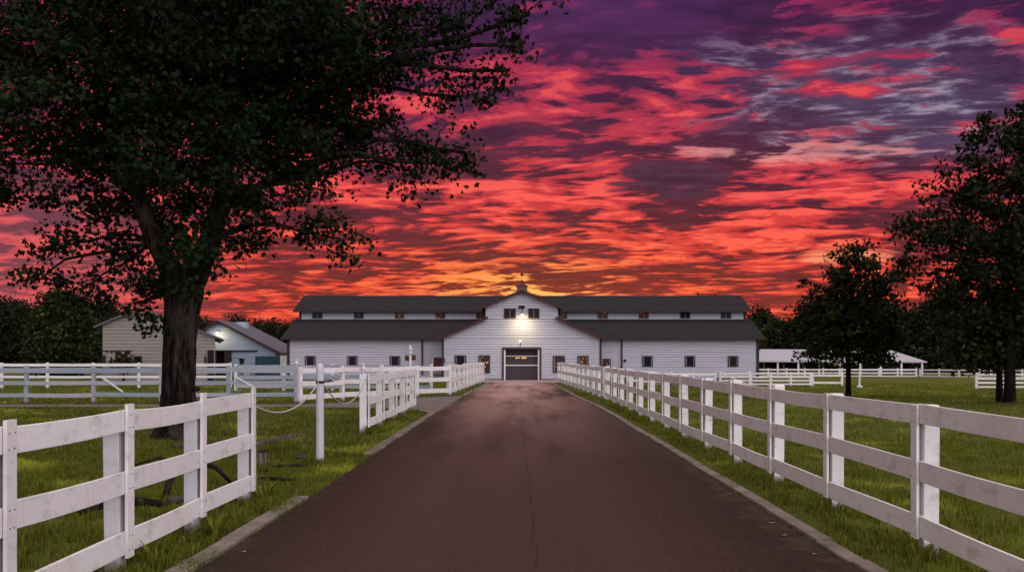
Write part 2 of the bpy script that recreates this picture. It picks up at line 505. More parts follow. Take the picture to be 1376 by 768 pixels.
def m_ground():
    m, n, b = material('lawn')
    p = n.pos(); x, y, z = n.sep(p)
    a = n.noise(p, 0.35, 6, 0.6); c_ = n.noise(p, 3.0, 6, 0.7); d = n.noise(p, 24.0, 4, 0.7)
    st = n.noise(n.com(x * 0.10, y * 0.55, 0.0), 1.0, 4, 0.55)
    c = n.mix(n.ss(0.3, 0.7, c_), (.050, .066, .011), (.125, .145, .024))
    c = n.mix(n.ss(0.35, 0.68, a) * 0.6, c, (.185, .190, .036))
    c = n.mix(n.ss(0.45, 0.65, st) * 0.5, c, (.075, .095, .018))
    c = n.mix(n.ss(0.60, 0.75, c_ * 0.6 + d * 0.4) * 0.5, c, (.085, .085, .030))
    c = n.mix(n.ss(0.42, 0.62, d) * 0.35, c, (.022, .034, .008))
    n.put(b.inputs['Base Color'], c)
    b.inputs['Roughness'].default_value = 0.95; b.inputs['Specular IOR Level'].default_value = 0.1
    bump(n, b, d + c_ * 1.5, 0.9, 0.06)
    return m


def m_concrete(name, c0, c1):
    m, n, b = material(name)
    p = n.pos(); a = n.noise(p, 2.2, 6, 0.65); d = n.noise(p, 50.0, 4, 0.7)
    c = n.mix(n.ss(0.3, 0.7, a), c0, c1)
    c = n.mix(n.ss(0.55, 0.7, d) * 0.4, c, tuple(k * .5 for k in c0))
    n.put(b.inputs['Base Color'], c); b.inputs['Roughness'].default_value = 0.85
    bump(n, b, d + a, 0.5, 0.008)
    return m


def m_pane(name, base, lit=None):
    """window glass: dark room behind, or a lit room with something standing in it"""
    m, n, b = material(name)
    p = n.pos(); x, y, z = n.sep(p)
    b.inputs['Base Color'].default_value = (*base, 1); b.inputs['Roughness'].default_value = 0.12; b.inputs['Specular IOR Level'].default_value = 0.10
    if lit:
        q = n.noise(n.com(x * 2.2, y, z * 2.2), 1.6, 3, 0.6)
        k = n.ss(0.60, 0.68, q)
        n.put(b.inputs['Emission Color'], n.mix(k, (.020, .005, .002), lit))
        b.inputs['Emission Strength'].default_value = 0.9
    return m


M = {}
M['paint_y'] = m_paint('white_paint_along_drive', 8, 0.6, 8)
M['paint_x'] = m_paint('white_paint_across', 0.6, 8, 8)
M['paint_shade_blue'] = m_paint('shaded_blue_paint', 0.6, 8, 8, (.25, .32, .40))  # white fence darkened and blued: the tree's shade put into the base colour
M['paint_shade_grey'] = m_paint('shaded_grey_paint', 8, 8, 0.7, (.47, .51, .58))  # shade on the near left posts put into the base colour; rope post shares it
M['paint_z'] = m_paint('white_paint_post', 8, 8, 0.7)
M['siding'] = m_siding('barn_siding', (.42, .43, .50))
M['siding_old'] = m_siding('old_barn_siding', (.23, .205, .18), (.13, .11, .09), 0.6)
M['siding_side'] = m_siding('side_barn_siding', (.34, .43, .55), (.3, .3, .3), 0.3)
M['roof'] = m_roof('shingles', (.0060, .0060, .0075), (.040, .039, .045))
M['metal_roof'] = m_roof('metal_roofing', (.085, .092, .11), (.145, .152, .17), 0.5, 0.2)
M['trim'] = m_plain('dark_trim', (.035, .028, .032), 0.6)
M['trim_red'] = m_plain('dark_red_trim', (.060, .022, .024), 0.6)
M['frame'] = m_plain('window_frame', (.030, .030, .034), 0.5)
M['white'] = m_plain('white_trim', (.66, .65, .66), 0.5)
M['grey_trim'] = m_plain('grey_trim', (.26, .25, .26), 0.6)
M['pane'] = m_pane('dark_glass', (.010, .010, .012))
M['pane_lit'] = m_pane('lit_glass', (.03, .02, .015), (1.0, .42, .12))
M['pane_warm'] = m_pane('glowing_glass', (.03, .02, .015), (.50, .13, .035))
M['door'] = m_plain('door_panel', (.052, .036, .048), 0.5, 0, 0.2)
M['door_dark'] = m_plain('door_top_panel', (.030, .016, .022), 0.4)
M['teal'] = m_plain('teal_panel', (.030, .075, .105), 0.5)
M['black'] = m_plain('dark_opening', (.012, .012, .014), 0.8)
M['iron'] = m_plain('dark_iron', (.025, .024, .025), 0.5, 0.6)
M['maroon'] = m_plain('maroon_board', (.085, .022, .022), 0.6)
M['rope'] = m_plain('white_rope', (.42, .40, .37), 0.8, 0, 0.2, 30)
M['bulb'] = m_emit('lamp_glass', (1.0, .82, .45), 9.0)
M['led'] = m_emit('amber_light', (1.0, .50, .10), 0.9)
M['pale_roof'] = m_roof('pale_metal_roofing', (.30, .29, .33), (.42, .40, .45), 0.6, 0.0)
M['cupola'] = m_plain('cupola_backlit_red', (.17, .085, .085), 0.7)  # white cupola: backlit shade and red sky light put into its colour
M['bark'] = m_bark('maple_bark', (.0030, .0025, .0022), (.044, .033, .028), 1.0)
M['bark2'] = m_bark('dark_bark', (.004, .0035, .003), (.018, .014, .012))
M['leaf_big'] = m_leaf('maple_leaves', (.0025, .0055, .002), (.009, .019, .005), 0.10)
M['leaf_mid'] = m_leaf('young_tree_leaves', (.004, .0055, .0022), (.019, .025, .0075), 0.14)
M['leaf_bush'] = m_leaf('bushy_leaves', (.007, .012, .004), (.030, .042, .011), 0.15)
M['leaf_far'] = m_leaf('far_leaves', (.005, .008, .004), (.018, .024, .010), 0.1)
M['leaf_pale'] = m_leaf('pale_leaves', (.02, .032, .008), (.06, .08, .02), 0.2)
M['wood_old'] = m_bark('weathered_wood', (.07, .055, .045), (.20, .16, .13), 1.0)
M['wood_dark'] = m_bark('rotten_wood', (.012, .011, .010), (.05, .042, .036), 1.0)
M['stone'] = m_plain('field_stone', (.055, .048, .045), 0.9, 0, 0.4, 8, 0.6)
M['kerb'] = m_concrete('kerb_concrete', (.10, .082, .072), (.21, .17, .145))
M['apron'] = m_concrete('apron_concrete', (.20, .16, .15), (.32, .27, .25))
M['path'] = m_concrete('path_gravel', (.075, .065, .062), (.14, .12, .115))
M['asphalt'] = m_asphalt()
M['ground'] = m_ground()
M['grass'] = m_leaf('grass_blades', (.036, .054, .007), (.215, .245, .030), 0.42)
M['leaf_fallen'] = m_plain('fallen_leaf', (.24, .13, .06), 0.8, 0, 0.3, 20)


# ------------------------------------------------------------------ ground, drive, kerbs
def lerp_table(tab, y):
    if y <= tab[0][0]: return tab[0][1]
    for (a, b), (c, d) in zip(tab, tab[1:]):
        if y <= c: return b + (d - b) * (y - a) / (c - a)
    return tab[-1][1]


XR = [(-10, 2.72), (30, 2.74), (35, 2.66), (40, 2.50), (48, 2.35), (59, 2.20), (66, 2.15)]
XL = [(-10, -2.56), (8, -2.53), (11, -2.47), (30, -2.38), (36, -2.30), (42.5, -2.18), (58, -1.68), (66, -1.6)]
def xr(y): return lerp_table(XR, y)
def xl(y): return lerp_table(XL, y)


def grid_mesh(name, xs, ys, zf, mat):
    nx, ny = len(xs), len(ys)
    vs = [(x, y, zf(x, y)) for y in ys for x in xs]
    fs = [(j * nx + i, j * nx + i + 1, (j + 1) * nx + i + 1, (j + 1) * nx + i) for j in range(ny - 1) for i in range(nx - 1)]
    me = bpy.data.meshes.new(name); me.from_pydata(vs, [], fs); me.materials.append(mat)
    me.polygons.foreach_set('use_smooth', [True] * len(fs)); me.update()
    o = bpy.data.objects.new(name, me); COL.objects.link(o); return o


def lawn_bumps(x, y):
    d = max(0.0, max(x - xr(y), xl(y) - x) - 0.35)
    k = min(1.0, d / 1.5)
    h = 0.5 + 0.25 * (math.sin(x * 1.9 + 1.3 * math.sin(y * 0.9)) + math.sin(y * 1.5 + 1.7 * math.sin(x * 1.1)))
    return ground_z(x, y) - 0.004 - k * 0.05 * h


xs = [-900, -500, -300, -200, -140, -100, -75, -60, -50, -42] + [-36 + 0.6 * i for i in range(0, 121)] + [42, 50, 60, 75, 100, 140, 200, 300, 500, 900]
ys = [-60, -30, -15, -8] + [-4 + 0.6 * i for i in range(0, 130)] + [78, 82, 88, 96, 106, 120, 140, 170, 220, 300, 450, 700, 1000, 1600]
props(grid_mesh('ground', xs, ys, lawn_bumps, M['ground']), kind='structure')


def side_lane():
    """the lane that leaves the drive to the left, in front of the paddock fence"""
    top = [(-60, 35.1), (-14, 35.1), (-7.6, 35.2), (-6.2, 36.2), (-4.8, 39.0), (-3.6, 41.3), (-2.2, 42.3), (-1.9, 42.4)]
    bot = [(-60, 33.2), (-14, 33.2), (-7.6, 33.2), (-6.2, 33.0), (-4.8, 32.6), (-3.6, 31.8), (-2.7, 30.6), (-1.9, 29.0)]
    m = MB()
    for i in range(len(top) - 1):
        m.add([(*bot[i], .004), (*bot[i + 1], .004), (*top[i + 1], .004), (*top[i], .004)], [(0, 1, 2, 3)])
    return m.build('path', M['path'])


props(side_lane(), kind='structure')
rd = MB()
yy = [-9 + 1.5 * i for i in range(50)]
for a, b in zip(yy, yy[1:]):
    rd.add([(xl(a) - .02, a, .009), (xr(a) + .02, a, .009), (xr(b) + .02, b, .009), (xl(b) - .02, b, .009)], [(0, 1, 2, 3)])
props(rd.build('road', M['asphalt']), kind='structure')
ap = MB(); ap.add([(-4.4, 64.0, .014), (4.9, 64.0, .014), (4.9, 69.99, .014), (-4.4, 69.99, .014)], [(0, 1, 2, 3)])
props(ap.build('pavement', M['apron']), kind='structure')


def kerb(xf, y0, y1, side, w=0.15):
    m = MB(); y = y0; k = 0
    while y < y1 - 0.05:
        L = min(0.92, y1 - y); k += 1
        dz = random.uniform(-.008, .008); dx = random.uniform(-.012, .012)
        a, b = y + .008, y + L - .008
        x0, x1 = xf(a) + dx, xf(b) + dx + random.uniform(-.006, .006)
        ww = w * side
        h = .042 + dz
        m.add([(x0, a, -.05), (x0 + ww, a, -.05), (x1 + ww, b, -.05), (x1, b, -.05), (x0, a, h), (x0 + ww, a, h + .004), (x1 + ww, b, h + .004), (x1, b, h)],
              [(4, 5, 6, 7), (0, 1, 5, 4), (1, 2, 6, 5), (2, 3, 7, 6), (3, 0, 4, 7)])
        y += L
    return m


kb = kerb(xr, -2, 63.0, 1, 0.145)
left_kerb = kerb(xl, -2, 11.9, -1, 0.165)
k2 = kerb(xl, 17.0, 29.2, -1, 0.16); k3 = kerb(xl, 42.6, 62.0, -1, 0.16)
for k in (left_kerb, k2, k3): kb.add(k.v, k.f)
# the curved end of the left kerb where the lane turns off
cen = Vector((-3.9, 29.2, 0))
r0 = abs(xl(29.2) - cen.x)
for i in range(5):
    a0, a1 = R(4 + i * 17), R(4 + (i + 1) * 17 - 1.2)
    q = [cen + Vector((math.cos(a) * rr, math.sin(a) * rr * 1.25, 0)) for a in (a0, a1) for rr in (r0 - .19, r0)]
    lo = [p + Vector((0, 0, -.05)) for p in q]; hi = [p + Vector((0, 0, .045)) for p in q]
    kb.add(lo + hi, [(4, 5, 7, 6), (0, 1, 5, 4), (1, 3, 7, 5), (3, 2, 6, 7), (2, 0, 4, 6)])
props(kb.build('kerb', M['kerb'], bevel=0.008), kind='structure')


def paved(x, y, pad=0.0):
    """numpy: True where nothing grows"""
    L = np.interp(y, [t[0] for t in XL], [t[1] for t in XL]); Rr = np.interp(y, [t[0] for t in XR], [t[1] for t in XR])
    road = (x > L - pad) & (x < Rr + pad) & (y < 66)
    top = np.interp(x, [-60, -7.6, -6.2, -4.8, -3.6, -1.9], [35.1, 35.2, 36.2, 39.0, 41.3, 42.4])
    bot = np.interp(x, [-60, -7.6, -6.2, -4.8, -3.6, -2.7, -1.9], [33.2, 33.2, 33.0, 32.6, 31.8, 30.6, 29.0])
    lane = (x < -1.9) & (y > bot) & (y < top)
    apron = (x > -4.5) & (x < 5.0) & (y > 64)
    curve = (np.hypot(x - cen.x, (y - cen.y) / 1.25) > r0 - 0.16) & (y > 29.2) & (y < 33) & (x > -3.9) & (x < -1.5)
    return road | lane | apron | curve


def grass(name, n, box, hmin, hmax, width, label, seed, powr=1.0, edge=None):
    rng = np.random.default_rng(seed)
    x0, x1, y0, y1 = box
    x = rng.uniform(x0, x1, n); y = y0 + (y1 - y0) * rng.uniform(0, 1, n) ** powr
    # clumping: keep more where a cheap noise is high
    c = np.sin(x * 2.3 + 1.7 * np.sin(y * 1.3)) * np.sin(y * 2.9 + 1.1 * np.sin(x * 1.9)) * 0.5 + 0.5
    c2 = np.sin(x * 7.1 + 2 * np.sin(y * 4.3)) * np.sin(y * 6.7 + 2 * np.sin(x * 5.1)) * 0.5 + 0.5
    keep = rng.uniform(0, 1, n) < 0.10 + 0.90 * (0.45 * c + 0.55 * c2) ** 1.3
    bare = np.sin(x * 0.9 + 2 * np.sin(y * 0.7)) * np.sin(y * 1.1 + 1.5 * np.sin(x * 0.8)) + 0.35 * np.sin(x * 4 + y * 3)
    keep &= (bare < 0.75) | (rng.uniform(0, 1, n) < 0.25)
    vis = np.abs(x - 0.02 * y) < y * 0.58 + 1.2
    keep &= vis & ~paved(x, y, -0.03)
    x, y, c, c2 = x[keep], y[keep], c[keep], c2[keep]; k = len(x)
    t = np.clip((x - 5) / 6, 0, 1); t = t * t * (3 - 2 * t)
    z = -(1 - np.exp(-np.maximum(y - 40, 0) / 55)) * t - 0.03
    h = (rng.uniform(hmin, hmax, k) * (0.40 + 1.15 * c2 * (0.35 + c)))
    a = rng.uniform(0, 2 * np.pi, k); lean = rng.uniform(0.1, 0.9, k) * h; la = rng.uniform(0, 2 * np.pi, k)
    w = width * rng.uniform(0.6, 1.3, k)
    dx, dy = np.cos(a) * w, np.sin(a) * w; lx, ly = np.cos(la) * lean, np.sin(la) * lean
    zz = z
    P = np.empty((k, 5, 3))
    P[:, 0] = np.stack([x - dx, y - dy, zz], 1); P[:, 1] = np.stack([x + dx, y + dy, zz], 1)
    P[:, 2] = np.stack([x + dx * .7 + lx * .35, y + dy * .7 + ly * .35, zz + .03 + h * .6], 1)
    P[:, 3] = np.stack([x - dx * .7 + lx * .35, y - dy * .7 + ly * .35, zz + .03 + h * .6], 1)
    P[:, 4] = np.stack([x + lx, y + ly, zz + .03 + h], 1)
    o = mesh_np(name, P.reshape(-1, 3), 5, [(0, 1, 2, 3), (3, 2, 4)], M['grass'])
    return props(o, label, 'grass', kind='stuff')


GRASS = 1.0
grass('grass', int(260000 * GRASS), (-9.5, -2.3, 4.5, 18), .03, .085, .0042, 'tufted grass between the near left fence and the drive', 3, 1.2)
grass('grass', int(280000 * GRASS), (2.6, 12.5, 5.0, 20), .022, .060, .0042, 'short lawn along the near right fence', 4, 1.2)
grass('grass', int(120000 * GRASS), (-24, -2.3, 17, 36), .03, .085, .0085, 'grass under the big tree', 5, 1.2)
grass('grass', int(150000 * GRASS), (2.6, 27, 19, 46), .025, .055, .0085, 'lawn in the right hand paddock', 6, 1.3)
grass('grass', 16000, (-3.35, -2.72, 4.5, 12.2), .06, .125, .0055, 'longer grass along the near left fence', 15)
grass('grass', 26000, (3.15, 3.75, 5.5, 38), .045, .10, .0065, 'longer grass along the right fence', 16)
grass('grass', 9000, (-3.5, -2.9, 12.2, 31.5), .05, .11, .007, 'longer grass along the rope and the short left fence', 17)
grass('grass', int(110000 * GRASS), (2.6, 45, 42, 82), .025, .055, .016, 'far lawn in the right hand paddock', 7, 1.2)
grass('grass', int(60000 * GRASS), (-34, -2.0, 36, 62), .05, .09, .016, 'lawn between the paddock fences on the left', 8, 1.2)


# ------------------------------------------------------------------ fences
def board(m, p0, p1, lo, hi, n, t, sag=0.0, z0=0.0, z1=0.0, seg=6):
    """a board from p0 to p1 (2-D), heights lo..hi, thickness t along n"""
    secs = []
    for i in range(seg + 1):
        k = i / seg; p = p0.lerp(p1, k); g = z0 + (z1 - z0) * k - sag * 4 * k * (1 - k)
        a = p - n * (t / 2); b = p + n * (t / 2)
        secs.append([(a.x, a.y, lo + g), (b.x, b.y, lo + g), (b.x, b.y, hi + g), (a.x, a.y, hi + g)])
    m.loft(secs)
    return m


def along(p0, p1, n): return [Vector(p0).lerp(Vector(p1), i / n) for i in range(n + 1)]


def fence(label, pts, normal, rails, height, group, half=.065, batten=True, t=.026, bev=.005, mat='paint_y', jit=.018, nails=False,
          post_h=None, paint_post='paint_z', sag=.012, name='board_fence', every=1, braces=(), finials=()):
    """rails nailed to the side that normal points to; posts behind; a batten over every joint"""
    pts = [Vector((p[0], p[1])) for p in pts]; n = Vector(normal).normalized()
    mid = pts[0]
    root = thing(name, label, 'fence', (mid.x, mid.y, ground_z(mid.x, mid.y)), group)
    d = (pts[-1] - pts[0]).normalized()
    for i, p in enumerate(pts):
        g = ground_z(p.x, p.y)
        c = p - n * (half + t / 2 + .002)
        hgt = (post_h or height) + random.uniform(-jit, jit) * 1.2
        tw = random.uniform(-.02, .02)
        lean = Vector((random.uniform(-jit, jit), random.uniform(-jit, jit)))
        u = (d + n * tw).normalized(); w = Vector((-u.y, u.x))
        m = MB()
        def sq(cc, h, z): return [(cc.x + (u.x * a + w.x * b) * h, cc.y + (u.y * a + w.y * b) * h, z) for a, b in ((-1, -1), (1, -1), (1, 1), (-1, 1))]
        top = c + lean
        m.loft([sq(c, half, g - .25), sq(top, half, g + hgt - .012), sq(top, half * .86, g + hgt)])
        po = m.build('post', M[paint_post], root, bevel=bev)
        hgt = hgt if post_h is None else height + random.uniform(-jit, jit)
        if i in finials:
            f = MB(); f.tube([(top.x, top.y, g + hgt), (top.x, top.y, g + hgt + .07)], .022, 8)
            f.ball((top.x, top.y, g + hgt + .13), .055)
            for a in (0, 1.57, 3.14, 4.71): f.ball((top.x + .06 * math.cos(a), top.y + .06 * math.sin(a), g + hgt + .10), .03, n=8, k=5)
            f.ball((top.x, top.y, g + hgt + .215), .03, n=8, k=5)
            f.build('finial', M['white'], po, smooth=True)
        if batten:
            b = MB(); q = p + n * (t + .004)
            lo = rails[-1][0] - random.uniform(.0, .03); hi = hgt + random.uniform(-.005, .012)
            bw = half * .98
            b.loft([[(q.x - u.x * bw - n.x * .012, q.y - u.y * bw - n.y * .012, g + z), (q.x + u.x * bw - n.x * .012, q.y + u.y * bw - n.y * .012, g + z),
                     (q.x + u.x * bw + n.x * .012, q.y + u.y * bw + n.y * .012, g + z), (q.x - u.x * bw + n.x * .012, q.y - u.y * bw + n.y * .012, g + z)]
                    for z in (lo, (lo + hi) / 2, hi)])
            nm = len(b.f)
            if nails:
                for (l, h) in rails:
                    for zz in (l + .035, h - .035):
                        for s in (-.5, .5):
                            e = q + n * .0118 + u * (s * bw + random.uniform(-.008, .008))
                            b.tube([(e.x, e.y, g + zz + random.uniform(-.006, .006)), (e.x + n.x * .003, e.y + n.y * .003, g + zz)], .0055, 6, m=1)
            b.build('batten', [M['paint_z'], M['iron']], root, bevel=0 if nails else bev * .8)
    for i in range(len(pts) - 1):
        a, b = pts[i], pts[i + 1]; dd = (b - a).normalized()
        for (lo, hi) in rails:
            j0, j1 = random.uniform(-jit, jit), random.uniform(-jit, jit)
            m = board(MB(), a + dd * .002, b - dd * .002, lo, hi, n, t * random.uniform(.9, 1.05), sag * random.uniform(-.2, 1.3),
                      ground_z(a.x, a.y) + j0, ground_z(b.x, b.y) + j1)
            m.build('rail', M[mat], root, bevel=bev * .7)
    for (i, h0, h1, k0, k1) in braces:
        a, b = pts[i], pts[i + 1]
        p0, p1 = a.lerp(b, k0) + n * (t + .016), a.lerp(b, k1) + n * (t + .016)
        m = MB(); secs = []
        g = ground_z(a.x, a.y)
        for p, z in ((p0, h0), (p1, h1)):
            secs.append([(p.x - n.x * .012, p.y - n.y * .012, g + z), (p.x + n.x * .012, p.y + n.y * .012, g + z),
                         (p.x + n.x * .012, p.y + n.y * .012, g + z + .07), (p.x - n.x * .012, p.y - n.y * .012, g + z + .07)])
        m.loft(secs); m.build('brace', M['paint_x'], root)
    return root


R3 = [(1.115, 1.28), (.645, .82), (.165, .345)]
# near right: one long run from beside the camera to the bend, then on to the barn
pr = [(3.42 - .002 * i, 6.05 + 2.42 * i) for i in range(14)]
fence('long white fence of three wide boards along the right edge of the drive', pr, (-1, 0.0), R3, 1.305, 'fences lining the drive', nails=True)
pr2 = along((3.38, 38.2), (2.66, 62.9), 11)
fence('far stretch of the right fence, bending in towards the barn door', pr2[0:], (-1, -.03), R3, 1.30, 'fences lining the drive', half=.06, bev=0)
# near left
pl = [(-3.03, 2.25 + 1.835 * i) for i in range(6)]
fence('scuffed white three-rail fence in the near left corner, ending before the rope', pl, (1, 0.0), R3, 1.33, 'fences lining the drive', half=.062, nails=True, post_h=1.235, paint_post='paint_shade_grey')
pl2 = [(-3.22 + .012 * i, 21.7 + 2.4 * i) for i in range(5)]
fence('short white fence on the left of the drive between the rope and the side lane', pl2, (1, 0.0), R3, 1.31, 'fences lining the drive', half=.075, finials=(0,))
pl3 = along((-2.72, 42.5), (-2.02, 63.0), 9)
fence('white fence on the left of the drive beyond the side lane, ending by the barn', pl3, (1, .03), R3, 1.31, 'fences lining the drive', half=.06, bev=0)
# across the left paddocks
R3w = [(1.11, 1.28), (.68, .82), (.26, .40)]
pa = [(-27 + 2.4 * i, 35.4) for i in range(9)]
fence('white paddock fence in painted blue shade passing behind the trunk of the big tree', pa, (0, -1), R3w, 1.34, 'paddock fences on the left', batten=False, half=.062, bev=0, mat='paint_shade_blue', paint_post='paint_shade_blue',
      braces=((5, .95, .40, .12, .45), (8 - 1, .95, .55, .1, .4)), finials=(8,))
pb = along((-7.6, 35.4), (-2.78, 42.4), 4)
fence('white fence slanting beside the side lane towards the drive', pb, (.82, -.57), R3, 1.32, 'paddock fences on the left', batten=False, half=.07, bev=0, mat='paint_x')
R4 = [(1.17, 1.32), (.95, 1.09), (.58, .70), (.30, .42)]
pc = along((-38, 51), (-14.6, 51), 10)
fence('white four-rail fence far left in front of the dark bushy trees', pc, (0, -1), R4, 1.36, 'paddock fences on the left', batten=False, half=.06, bev=0, mat='paint_x', jit=.006)
pd = along((-13.2, 47), (-3.9, 46), 4)
fence('white fence in front of the left wing of the barn, behind the slanting fence', pd, (0, -1), [(1.12, 1.27), (.62, .80), (.2, .36)], 1.32, 'paddock fences on the left', batten=False, half=.06, bev=0, mat='paint_shade_blue')
# right paddocks
RL = [(.82, .95), (.52, .64), (.20, .33)]
pe = along((7.4, 66), (13.3, 66.5), 4)
fence('low white fence under the windows of the right wing of the barn', pe, (0, -1), RL, 1.0, 'paddock fences on the right', batten=False, half=.06, bev=0, mat='paint_x', jit=.006)
RG = [(.86, .97), (.62, .72), (.38, .48), (.14, .24)]
pg = along((13.95, 68), (15.95, 68), 1)
fence('white field gate with a diagonal brace by the right end of the barn', pg, (0, -1), RG, 1.03, 'paddock fences on the right', batten=False, half=.06, bev=0, mat='paint_x', jit=.004, name='field_gate',
      braces=((0, .86, .16, .06, .9),), sag=.004)
ph = along((16.05, 68), (20.1, 68), 3)
fence('white four-rail fence between the field gate and the young tree', ph, (0, -1), RG, 1.0, 'paddock fences on the right', batten=False, half=.075, bev=0, mat='paint_x', jit=.004)
pi_ = along((20.25, 68), (22.25, 68), 1)
fence('short pale fence panel just left of the trunk of the young tree', pi_, (0, -1), [(.72, .84), (.22, .36)], .93, 'paddock fences on the right', batten=False, half=.075, bev=0, mat='paint_x', jit=.004)
pj = along((26.8, 114), (45, 112), 9) 
fence('far white fence in front of the open pavilion', pj, (0, -1), [(.80, .98), (.45, .6), (.12, .24)], 1.05, 'paddock fences on the right', batten=False, half=.08, bev=0, mat='paint_x', jit=.006, t=.05)
pk = along((45.3, 112), (52.5, 103.5), 5)
fence('far white fence curving back from the pavilion to the tall tree', pk, (-.76, -.65), [(.80, .95), (.45, .57), (.12, .24)], 1.02, 'paddock fences on the right', batten=False, half=.07, bev=0, mat='paint_x', jit=.006, t=.04)
pm = along((26.8, 58), (33.8, 58), 4)
fence('white fence beside the trunks of the tall tree at the right edge', pm, (0, -1), RG, 1.0, 'paddock fences on the right', batten=False, half=.07, bev=0, mat='paint_x', jit=.004)
for (a, b, lab) in (((22.9, 66.5), (22.95, 66.55), 'short white post standing right of the young tree trunk'),):
    t = thing('marker_post', lab, 'post', (a[0], a[1], ground_z(*a)))
    g = ground_z(*a); m = MB(); m.tube([(a[0], a[1], g - .2), (a[0], a[1], g + .95), (a[0], a[1], g + 1.0)], [.07, .065, .04], 10); m.build('shaft', M['paint_z'], t, smooth=False)
    m = MB(); m.box(a[0] - .16, a[0] + .16, a[1] - .12, a[1] + .12, g - .05, g + .12); m.build('foot', M['white'], t, bevel=.01)


# rope post and its rope
def rope_pts(p, q, sag, n=22):
    p, q = Vector(p), Vector(q)
    return [p.lerp(q, i / n) - Vector((0, 0, sag * 4 * (i / n) * (1 - i / n))) for i in range(n + 1)]


pp = Vector((-3.04, 15.5, 0))
t = thing('rope_post', 'round white post standing alone in the grass, holding the ropes', 'post', pp)
m = MB(); m.tube([(pp.x, pp.y, z) for z in (-.2, 0, .5, 1.1, 1.50, 1.555, 1.585)], [.066, .063, .061, .060, .060, .052, .02], 20)
m.build('shaft', M['paint_shade_grey'], t, smooth=True)
m = MB(); m.tube([(pp.x, pp.y, 1.275), (pp.x, pp.y, 1.315)], .067, 16); m.tube([(pp.x + .05, pp.y, 1.30), (pp.x + .14, pp.y - .02, 1.305), (pp.x + .19, pp.y - .02, 1.32), (pp.x + .21, pp.y - .02, 1.30)], .012, 8)
m.build('rope_hook', M['iron'], t)
for a, b, sag, lab in (((-3.03, 11.50, 1.14), (pp.x - .01, pp.y - .07, 1.29), .24, 'white rope hanging from the near left fence end to the round post'),
                       ((pp.x + .02, pp.y + .07, 1.29), (-3.24, 21.56, 1.20), .42, 'white rope hanging from the round post to the short fence beyond')):
    m = MB(); P = rope_pts(a, b, sag, 40)
    m.tube(P, .0105, 8)
    o = m.build('rope', M['rope'], None, smooth=True); props(o, lab, 'rope', 'ropes on the round post')


# ------------------------------------------------------------------ buildings
def siding(m, xl_, xr_, z0, z1, put, holes=(), course=.18, lip=.036, breaks=(), gap=.026):
    """lap boards: every course leans out at its lower edge. xl_/xr_ give the wall's ends at a height; put(u, out, z) -> point"""
    zs = [z0]; z = z0
    cuts = sorted(set([h[2] for h in holes] + [h[3] for h in holes] + list(breaks)))
    while z < z1 - 1e-4:
        q = min(z + course, z1)
        for c in cuts:
            if z + .02 < c < q - .001: q = c; break
        zs.append(q); z = q
    for a, b in zip(zs, zs[1:]):
        mid = (a + b) / 2
        A0, B0, A1, B1 = xl_(a + 1e-4), xr_(a + 1e-4), xl_(b - 1e-4), xr_(b - 1e-4)
        spans = [(A0, B0, A1, B1)]
        for (ha, hb, hz0, hz1) in holes:
            if hz0 < mid < hz1: spans = [(A0, ha, A1, ha), (hb, B0, hb, B1)]
        for (p0, q0, p1, q1) in spans:
            if q0 - p0 < .01: continue
            gp = gap if b - a > gap * 2.2 else 0.0
            m.add([put(p0, lip, a + gp), put(q0, lip, a + gp), put(q1, .003, b), put(p1, .003, b), put(p0, -.045, a + gp), put(q0, -.045, a + gp),
                   put(p0, -.045, a), put(q0, -.045, a), put(p1, -.045, b), put(q1, -.045, b)],
                  [(0, 1, 2, 3), (4, 5, 1, 0), (6, 7, 5, 4), (3, 2, 9, 8)])
    return m


def front(Y): return lambda u, o, z: (u, Y - o, z)


def window(parent, x0, x1, z0, z1, Y, pane='pane', fw=.075, sash=None, mull=False, sill=False, name='window', fmat='frame'):
    """frame standing proud of the boards, glass set back in it"""
    m = MB(); a, b = Y - .085, Y - .026
    m.box(x0, x0 + fw, a, b, z0, z1); m.box(x1 - fw, x1, a, b, z0, z1)
    m.box(x0 + fw, x1 - fw, a, b, z1 - fw, z1); m.box(x0 + fw, x1 - fw, a, b, z0, z0 + fw)
    if sill: m.box(x0 - .05, x1 + .05, a - .06, b, z0 - .05, z0 - .003)
    w = m.build(name, M[fmat], parent)
    p = MB(); p.box(x0 + fw, x1 - fw, Y - .045, Y - .028, z0 + fw, z1 - fw); p.build('pane', M[pane], w)
    if sash:
        s = MB(); wd = .045
        for side in sash:
            if side == 'l': s.box(x0 + fw + .003, x0 + fw + wd, Y - .075, Y - .047, z0 + fw, z1 - fw)
            if side == 'r': s.box(x1 - fw - wd, x1 - fw - .003, Y - .075, Y - .047, z0 + fw, z1 - fw)
            if side == 'm': s.box(x0 + fw, x1 - fw, Y - .07, Y - .047, (z0 + z1) / 2 - .018, (z0 + z1) / 2 + .018)
            if side == 'v': s.box((x0 + x1) / 2 - .015, (x0 + x1) / 2 + .015, Y - .07, Y - .047, z0 + fw, z1 - fw)
        s.build_each('sash', M['grey_trim'], w)
    return w


def pxz(px0, px1, py0, py1, Y):
    a, b = at(px0, py1, Y), at(px1, py0, Y)
    return a.x, b.x, a.z, b.z


def shift_light(name, loc, energy, target, parent, size=R(150), blend=.7, col=(1.0, .74, .36)):
    d = bpy.data.lights.new(name, 'SPOT'); d.energy = energy; d.spot_size = size; d.spot_blend = blend; d.color = col; d.shadow_soft_size = .08
    o = bpy.data.objects.new(name, d); COL.objects.link(o); o.parent = parent
    o.location = Vector(loc) - ORG[parent]
    o.rotation_euler = (Vector(target) - Vector(loc)).to_track_quat('-Z', 'Y').to_euler()
    return o


